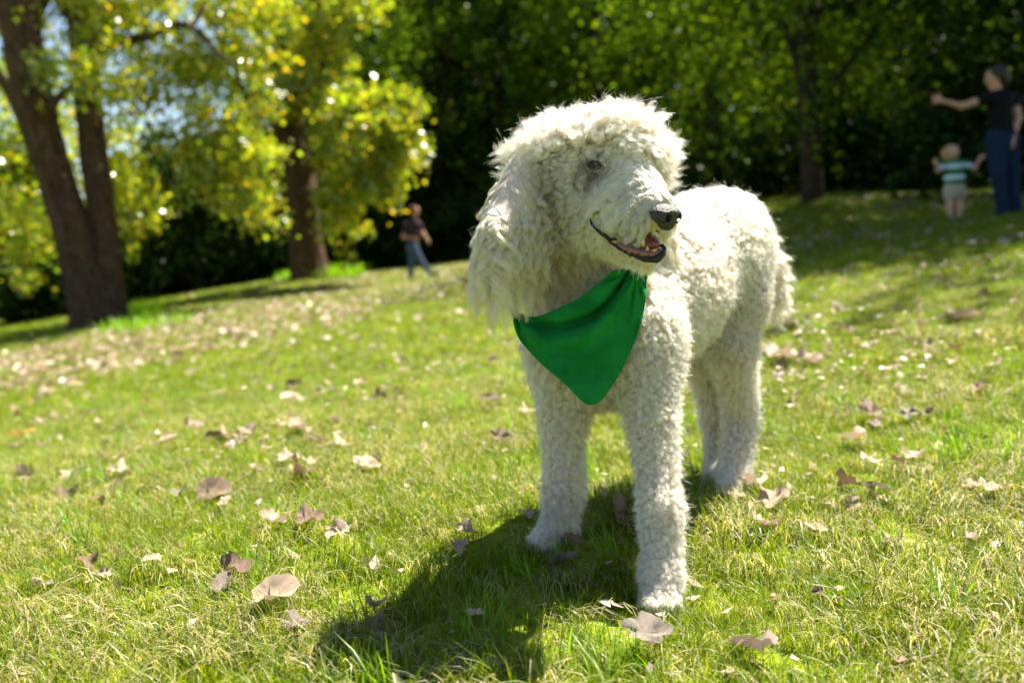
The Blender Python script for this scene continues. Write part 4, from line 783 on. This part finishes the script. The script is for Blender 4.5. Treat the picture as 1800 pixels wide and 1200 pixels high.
def fur(name, p, nn, reg, RP, seed, pts=8, rad=.00018):
    g = np.random.default_rng(seed); n = len(p)
    # locks: thin the samples to lock centres and find each hair's nearest centre
    cen = g.random(n) < (RP[:, 7]/(RP[:, 6]*dens/1.1e6)*1.0)
    ci = np.flatnonzero(cen); t = KDTree(len(ci))
    for a_, b_ in enumerate(ci): t.insert(p[b_], a_)
    t.balance(); own = np.array([t.find(v_)[1] for v_ in p]); m = len(ci)
    R = RP[ci]; cn = norm(nn[ci]+g.normal(0, .16, (m, 3)))
    down = np.array([0, 0, -1.0]); comb = np.tile(down, (m, 1))
    br = reg[ci] == KEYS.index('brow'); comb[br] = norm(HF*.5+down*.6); mz = np.isin(reg[ci], [KEYS.index('muzzle'), KEYS.index('jaw')]); comb[mz] = norm(-HF*.55+down*.9)
    tp = reg[ci] == KEYS.index('top'); rel = p[ci]-P(1050, 262, 1.575); comb[tp] = norm(np.c_[rel[tp][:, :2]*6, np.full(tp.sum(), .10)]*1.0+HF*.25)
    er = reg[ci] == KEYS.index('ear'); comb[er] = norm(down+g.normal(0, .10, (er.sum(), 3))*.6-HF*.04)
    tl = reg[ci] == KEYS.index('tail'); comb[tl] = norm(down*.8+_r*.35)
    t1 = norm(np.cross(cn, g.normal(0, 1, (m, 3)))); t2 = np.cross(cn, t1)
    er2 = er | (reg[ci] == KEYS.index('cheek'))
    t1[er2] = norm(np.cross(comb[er2], g.normal(0, 1, (er2.sum(), 3)))); t2[er2] = np.cross(norm(comb[er2]), t1[er2])*.6
    L = R[:, 0]*g.uniform(.68, 1.2, m)*(.72+.56*vnoise(p[ci]*14+5)); ph = g.uniform(0, 2*np.pi, m); turns = R[:, 2]*g.uniform(.75, 1.3, m)*np.where(g.random(m) < .5, -1, 1); cr = R[:, 1]*g.uniform(.6, 1.25, m)
    S = np.linspace(0, 1, pts)[None, :, None]
    ang = 2*np.pi*turns[:, None, None]*S+ph[:, None, None]; env = np.minimum(1, S*2.5)
    stand, fall = R[:, 4][:, None, None], R[:, 5][:, None, None]; c3 = comb[:, None]
    base = cn[:, None]*L[:, None, None]*stand*(S-.32*S*S*np.minimum(1.2, fall+.3))+c3*L[:, None, None]*fall*S**1.35*.9
    off = base+cr[:, None, None]*env*(t1[:, None]*(np.cos(ang)-np.cos(ph)[:, None, None])+t2[:, None]*(np.sin(ang)-np.sin(ph)[:, None, None]))
    H = off[own]*g.uniform(.80, 1.08, n)[:, None, None]
    pull = R[:, 3][own][:, None, None]*g.uniform(.6, 1.1, n)[:, None, None]
    H = p[:, None]+H+(p[ci][own]-p)[:, None]*pull*S**.65+g.normal(0, 1, (n, 1, 3))*.0012*S+g.normal(0, 1, (n, 1, 3))*.0065*S**2*(g.random((n, 1, 1)) < .16)
    # hair under the bandana is pressed flat
    px, py, d = proj(p); bb = (px > 890) & (px < 1150) & (py > 470) & (py < 720) & (d < 1.9)
    cov = np.zeros(n, bool)
    tip_x, tip_y, _ = proj(H[:, pts//2])
    for q_ in np.flatnonzero(bb):
        if reg[q_] not in (0, 1, 2, 8): continue
        co, ix, ds = kd.find(p[q_])
        if ds < .075 and kp.find((px[q_], py[q_], 0))[2] < 5 and kp.find((px[q_], py[q_], 0))[1] % NV > 7 and np.linalg.norm(p[q_]-EYE) > np.linalg.norm(np.array(co)-EYE)-.002: cov[q_] = True
    H[cov] = p[cov][:, None]+(H[cov]-p[cov][:, None])*.18
    H[..., 2] = np.maximum(H[..., 2], ground(p[:, 0], p[:, 1])[:, None]+.001)
    # keep the lens side of the eyes and mouth open
    for c_, r_ in ((EYE_R, .0105), (EYE_R-HF*.010-HU*.001, .006), (EYE_R+HF*.011, .0075), (NOSE_C, .0245)):
        v_ = H-c_; dd = np.linalg.norm(v_, axis=-1, keepdims=True); H = np.where(dd < r_, c_+v_/np.maximum(dd, 1e-6)*r_, H)
    # the coat parts in front of the near eye
    wv = norm(HR*.55+np.array([0, -1.0, 0])*.8); av = norm(HF-wv*(HF@wv)); bv = np.cross(wv, av); v_ = H-EYE_R
    a_ = v_@av; b2 = v_@bv; c2 = v_@wv; e_ = np.sqrt((a_/.0200)**2+(b2/.0100)**2); inn = (e_ < 1) & (c2 > -.012) & (c2 < .09) & (g.random(n) < .985)[:, None]
    f_ = np.where(inn, 1/np.maximum(e_, .08)-1, 0)[..., None]; H = H+f_*(a_[..., None]*av+b2[..., None]*bv)
    # colour of the coat: white, cream locks, grey-brown round the eye, tan on the jaw; shade painted tan in the ear's hollow
    base_c = np.array([.88, .82, .70]); cream = np.array([.60, .49, .30]); tan = np.array([.36, .25, .15]); grey = np.array([.13, .10, .085])
    k = (vnoise(p*22)*.5+vnoise(p*8+3)*.5)[:, None]*.55+g.random((m, 1))[own]**1.5*.75; col = base_c*(1-.38*k)+cream*.38*k
    def blob(c_, r_, tgt, s_):
        nonlocal col
        e = np.exp(-(np.linalg.norm(p-c_, axis=1)/r_)**2)[:, None]*s_; col = col*(1-e)+tgt*e
    blob(EYE_R, .021, grey*.3, .98); blob(EYE_R+HF*.018-HU*.008, .020, grey*1.6, .45); blob(EYE_R-HF*.016-HU*.002, .016, grey, .6); blob(EYE_L, .02, grey, .6)
    blob(NOSE_C-HF*.034, .020, grey*1.5, .55); blob(surf(1120, 330), .02, grey*2, .35); blob(surf(958, 330), .030, tan*.75, .85); blob(surf(968, 380), .034, tan, .8); blob(surf(975, 430), .045, tan*1.2, .6); blob(surf(1010, 470), .04, tan*1.2, .6); blob(surf(1000, 440), .05, cream, .7)  # tan spots from ear to throat: shade put into the hair colour
    blob(surf(1090, 470, off=.004) if surf(1090, 470, off=.004) is not None else LIPS[2], .03, np.array([.66, .50, .38]), .6); blob(P(985, 915, 1.63), .045, grey, .35); blob(P(1160, 930, 1.47), .03, grey, .12)
    ch_ = np.isin(reg, [KEYS.index('chest'), KEYS.index('neck')])[:, None]; col = np.where(ch_, col*.6+cream*.4, col); er_ = (reg == KEYS.index('ear'))[:, None]; col = np.where(er_, col*.75+cream*.25, col)  # chest and neck creamier: their shade is painted into the coat
    th_ = (reg == KEYS.index('thigh'))[:, None]; col = np.where(th_, col*.7+np.array([.60, .52, .42])*.3, col)
    hc = bpy.data.hair_curves.new(name); hc.add_curves([pts]*n)
    hc.position_data.foreach_set('vector', np.ascontiguousarray(H, np.float32).ravel())
    rr = rad*np.linspace(1, .35, pts)[None]*g.uniform(.7, 1.2, n)[:, None]
    a = hc.attributes.new('radius', 'FLOAT', 'POINT'); a.data.foreach_set('value', rr.astype(np.float32).ravel())
    a = hc.attributes.new('tint', 'FLOAT_COLOR', 'POINT'); a.data.foreach_set('color', np.repeat(np.c_[col, np.ones(n)], pts, 0).astype(np.float32).ravel())
    return hc
m_fur, nt, out = mat('poodle_hair'); L_ = nt.links.new
at = nd(nt, 'ShaderNodeAttribute', attribute_name='tint'); hb = nd(nt, 'ShaderNodeBsdfHairPrincipled', model='CHIANG', parametrization='COLOR')
L_(at.outputs['Color'], hb.inputs['Color']); hb.inputs['Roughness'].default_value = .42; hb.inputs['Radial Roughness'].default_value = .75; hb.inputs['Coat'].default_value = 0
df = nd(nt, 'ShaderNodeBsdfDiffuse'); L_(at.outputs['Color'], df.inputs[0]); a1 = nd(nt, 'ShaderNodeMixShader'); a1.inputs[0].default_value = .5
L_(hb.outputs[0], a1.inputs[1]); L_(df.outputs[0], a1.inputs[2]); L_(a1.outputs[0], out.inputs[0])
if 'fur' not in SKIP:
    for nm, keys, lab in (('coat', ('body', 'chest', 'neck', 'leg', 'thigh', 'paw'), 'short tight white curls over body and legs'),
                          ('head_hair', ('top', 'brow', 'cheek', 'muzzle', 'jaw'), 'fluffy topknot and wavy face hair'),
                          ('ear_hair', ('ear',), 'long wavy cream locks of the ears'), ('tail_hair', ('tail',), 'loose white plume of the tail')):
        s_ = np.isin(reg, [KEYS.index(k) for k in keys]); hc = fur('dog_'+nm, p[s_], nn[s_], reg[s_], RP[s_], 5+len(nm), 16 if nm in ('ear_hair',) else 11)
        hc.materials.append(m_fur); dpart(nm, hc, None, lab)

# ---- eyes
M_eye = simple('dark_eye', (.006, .004, .003), .15, .25, 0, 5, .1)
def ball(c, r, R=None, n=.0012, name='b', m=None): 
    V, Q = polygonise([ell(c, r, R, k=.001)], n); return mesh_np(name, V, Q, m)
HM = np.array([HF, HR, HU])
def eye_frame(n_): f2 = norm(HF-n_*(HF@n_)); return np.array([f2, n_, np.cross(n_, f2)])
for c_, n_ in ((EYE_R, EYE_N), (EYE_L, EYE_NL)): dpart('eye', ball(c_+n_*.0010, (.0095, .0085, .0070), eye_frame(n_), .0012, 'dog_eye', M_eye))
M_rim = simple('eye_rim', (.006, .005, .004), .7, .1, .3, 90, .2)
# eyelids: dark rims
M_lip = simple('dark_lip', (.022, .017, .016), .55, .35, .8, 220, .5)
for c_, n_ in ((EYE_R, EYE_N), (EYE_L, EYE_NL)):
    F_ = eye_frame(n_); V_, Q_ = polygonise([ell(c_+n_*.0005, (.0200, .0062, .0088), F_, .002)], .001); dpart('eye_rim', mesh_np('dog_eye_rim', V_, Q_, M_rim))
    a = np.linspace(0, np.pi, 13); ring = c_+n_*.0075+np.outer(np.cos(a), F_[0])*.0115+np.outer(np.sin(a), HU)*.0062; dpart('eyelid', mesh_np('dog_eyelid', *join([tube(ring, np.full(13, .0016), 8)]), M_rim))
# ---- nose: broad leather pad with two comma nostrils and a groove
nf = norm(HF+np.array([-.12, -.10, .14])); nr = norm(np.cross(nf, [0, 0, 1])); nu = np.cross(nr, nf); NM = np.array([nf, nr, nu]); nc = NOSE_C
NS = 1.10
def npnt(f, r, u): return nc+(nf*f+nr*r+nu*u)*NS
nose = [ell(npnt(-.006, 0, .003), (0.0209, 0.0230, 0.0149), NM, .006), ell(npnt(.002, .011, .0), (0.0143, 0.0131, 0.0131), NM, .006), ell(npnt(.002, -.011, .0), (0.0143, 0.0131, 0.0131), NM, .006),
        ell(npnt(.0, 0, -.010), (0.0143, 0.0110, 0.0110), NM, .006), ell(npnt(.004, 0, .006), (0.0131, 0.0143, 0.0077), NM, .006)]
for s_ in (1, -1):
    nose += [('c', npnt(.014, .0115*s_, -.001), npnt(.004, .0100*s_, -.001), .0066, .0052, -.002, None), ('c', npnt(.011, .0125*s_, -.004), npnt(.002, .024*s_, -.007), .0030, .0026, -.002, None)]
nose.append(('c', npnt(.0165, 0, -.003), npnt(.010, 0, -.021), .0012, .0012, -.001, None))
V2, Q2 = polygonise(nose, .0009); V2 = V2+norm(V2-nc)*((vnoise(V2*900)-.5)*.0009)[:, None]
M_nose = simple('nose_leather', (.040, .034, .032), .5, .5, 1.0, 380, .5)
dpart('nose', mesh_np('dog_nose', V2, Q2, M_nose))
# ---- mouth
def ribbon(name, pts, rads, m, n=40, parent=None):
    q = smoothpath(np.c_[PV(pts), rads], n); q[:, 3] *= 1+.8*(vnoise(q[:, :3]*260)-.5); q[:, :3] += (np.stack([vnoise(q[:, :3]*210+t) for t in (0, 9, 21)], 1)-.5)*.0035
    return dpart(name, mesh_np('dog_'+name, *join([tube(q[:, :3], q[:, 3], 10)]), m), parent)
ribbon('upper_lip', [(1036, 384, 1.472), (1046, 402, 1.458), (1064, 414, 1.446), (1084, 422, 1.444)], [.0012, .0022, .0026, .0016], M_lip)
ribbon('lower_lip', [(1040, 392, 1.468), (1056, 412, 1.452), (1080, 430, 1.438), (1102, 444, 1.426), (1128, 454, 1.414), (1152, 456, 1.404), (1166, 446, 1.402), (1166, 434, 1.412), (1150, 428, 1.44)], [.0010, .0017, .0025, .0034, .0044, .0048, .0042, .0030, .0020], M_lip)
M_gum = simple('wet_gum', (.20, .070, .062), .25, .5, .5, 160, .3, coat=.5)
M_ton = simple('wet_tongue', (.20, .035, .028), .3, .5, .4, 200, .15, coat=.4)
ribbon('gum', [(1086, 428, 1.434), (1104, 438, 1.424), (1128, 445, 1.414), (1150, 446, 1.406), (1162, 440, 1.405)], [.004, .0058, .006, .0055, .004], M_gum)
tv = [cap(P(1085, 415, 1.475), P(1125, 433, 1.435), .010, .012, .01), cap(P(1125, 433, 1.435), P(1152, 430, 1.418), .011, .008, .01), cap(P(1105, 405, 1.47), P(1150, 410, 1.43), .012, .009, .01)]
V3, Q3 = polygonise(tv, .002); dpart('tongue', mesh_np('dog_tongue', V3, Q3, M_ton))
M_tooth = simple('yellowed_tooth', (.55, .40, .18), .3, .5, 0, 200, .2, coat=.3)
for (x, y, d_, h_, r_) in ((1130, 425, 1.402, .013, .0032), (1138, 438, 1.400, -.006, .0030), (1150, 440, 1.398, -.004, .0026), (1168, 420, 1.400, .011, .0030)):
    a = P(x, y-(6 if h_ > 0 else -2), d_); q = np.array([a, a-[0, 0, h_*.55], a-[0, 0, h_*.9], a-[0, 0, h_]])
    dpart('tooth', mesh_np('dog_tooth', *join([tube(q, np.array([r_, r_*.85, r_*.5, r_*.12]), 8)]), M_tooth))
# claws
M_claw = simple('claw', (.10, .08, .07), .4, .4)
for (x, y, d_) in ((1145, 1066, 1.405), (1158, 1070, 1.400), (1171, 1066, 1.405), (942, 952, 1.60), (950, 958, 1.595)):
    a = P(x, y, d_); q = np.array([a+[0, .012, .006], a, a+[0, -.004, -.005]]); dpart('claw', mesh_np('dog_claw', *join([tube(q, np.array([.003, .0025, .0006]), 6)]), M_claw))

# ---- bandana cloth
m_b, nt, out = mat('green_cotton'); L_ = nt.links.new
tc = nd(nt, 'ShaderNodeTexCoord'); b = nd(nt, 'ShaderNodeBsdfPrincipled'); nz = nd(nt, 'ShaderNodeTexNoise'); nz.inputs['Scale'].default_value = 900; nz2 = nd(nt, 'ShaderNodeTexNoise'); nz2.inputs['Scale'].default_value = 22
r_ = nd(nt, 'ShaderNodeValToRGB'); r_.color_ramp.elements[0].color = (.009, .165, .030, 1); r_.color_ramp.elements[1].color = (.016, .225, .045, 1); r_.color_ramp.elements[0].position = .35; r_.color_ramp.elements[1].position = .65
L_(tc.outputs['Object'], nz.inputs['Vector']); L_(tc.outputs['Object'], nz2.inputs['Vector']); L_(nz2.outputs[0], r_.inputs[0]); L_(r_.outputs[0], b.inputs['Base Color'])
bp = nd(nt, 'ShaderNodeBump'); bp.inputs['Strength'].default_value = .35; bp.inputs['Distance'].default_value = .0006; L_(nz.outputs[0], bp.inputs['Height']); L_(bp.outputs[0], b.inputs['Normal'])
b.inputs['Roughness'].default_value = 1; b.inputs['Specular IOR Level'].default_value = .03
tr = nd(nt, 'ShaderNodeBsdfTranslucent'); L_(r_.outputs[0], tr.inputs[0]); ms = nd(nt, 'ShaderNodeMixShader'); ms.inputs[0].default_value = .16; L_(b.outputs[0], ms.inputs[1]); L_(tr.outputs[0], ms.inputs[2]); L_(ms.outputs[0], out.inputs[0])
ban = dpart('bandana', mesh_np('bandana', BV, BQ, m_b), None, 'plain green cotton bandana tied round the neck')
md = ban.modifiers.new('thick', 'SOLIDIFY'); md.thickness = .0014; md.offset = 1
# hem: the rolled double edge, and the neckband that runs round behind the neck
hem = BV.reshape(NU, NV, 3)[:, -1]; dpart('hem', mesh_np('bandana_hem', *join([tube(hem, np.full(NU, .0013), 6)]), m_b), ban)
nb = smoothpath(np.vstack([BV.reshape(NU, NV, 3)[0, 0][None], PV([(905, 520, 1.66), (950, 505, 1.80), (1040, 480, 1.86), (1110, 470, 1.80), (1128, 482, 1.66)]), BV.reshape(NU, NV, 3)[-6, 0][None]+_f*.014]), 60)
rr_ = .012*(1+.3*(vnoise(nb*60)-.5)); dpart('neckband', mesh_np('bandana_neckband', *join([tube(nb, rr_, 12)]), m_b), ban)
th = BV.reshape(NU, NV, 3)[-30, -1]; tq = smoothpath(np.array([th, th+_r*.004-_u*.002, th+_r*.006+_u*.003, th+_r*.009]), 12); dpart('loose_thread', mesh_np('loose_thread', *join([tube(tq, np.full(12, .0006), 5)]), m_b), ban)
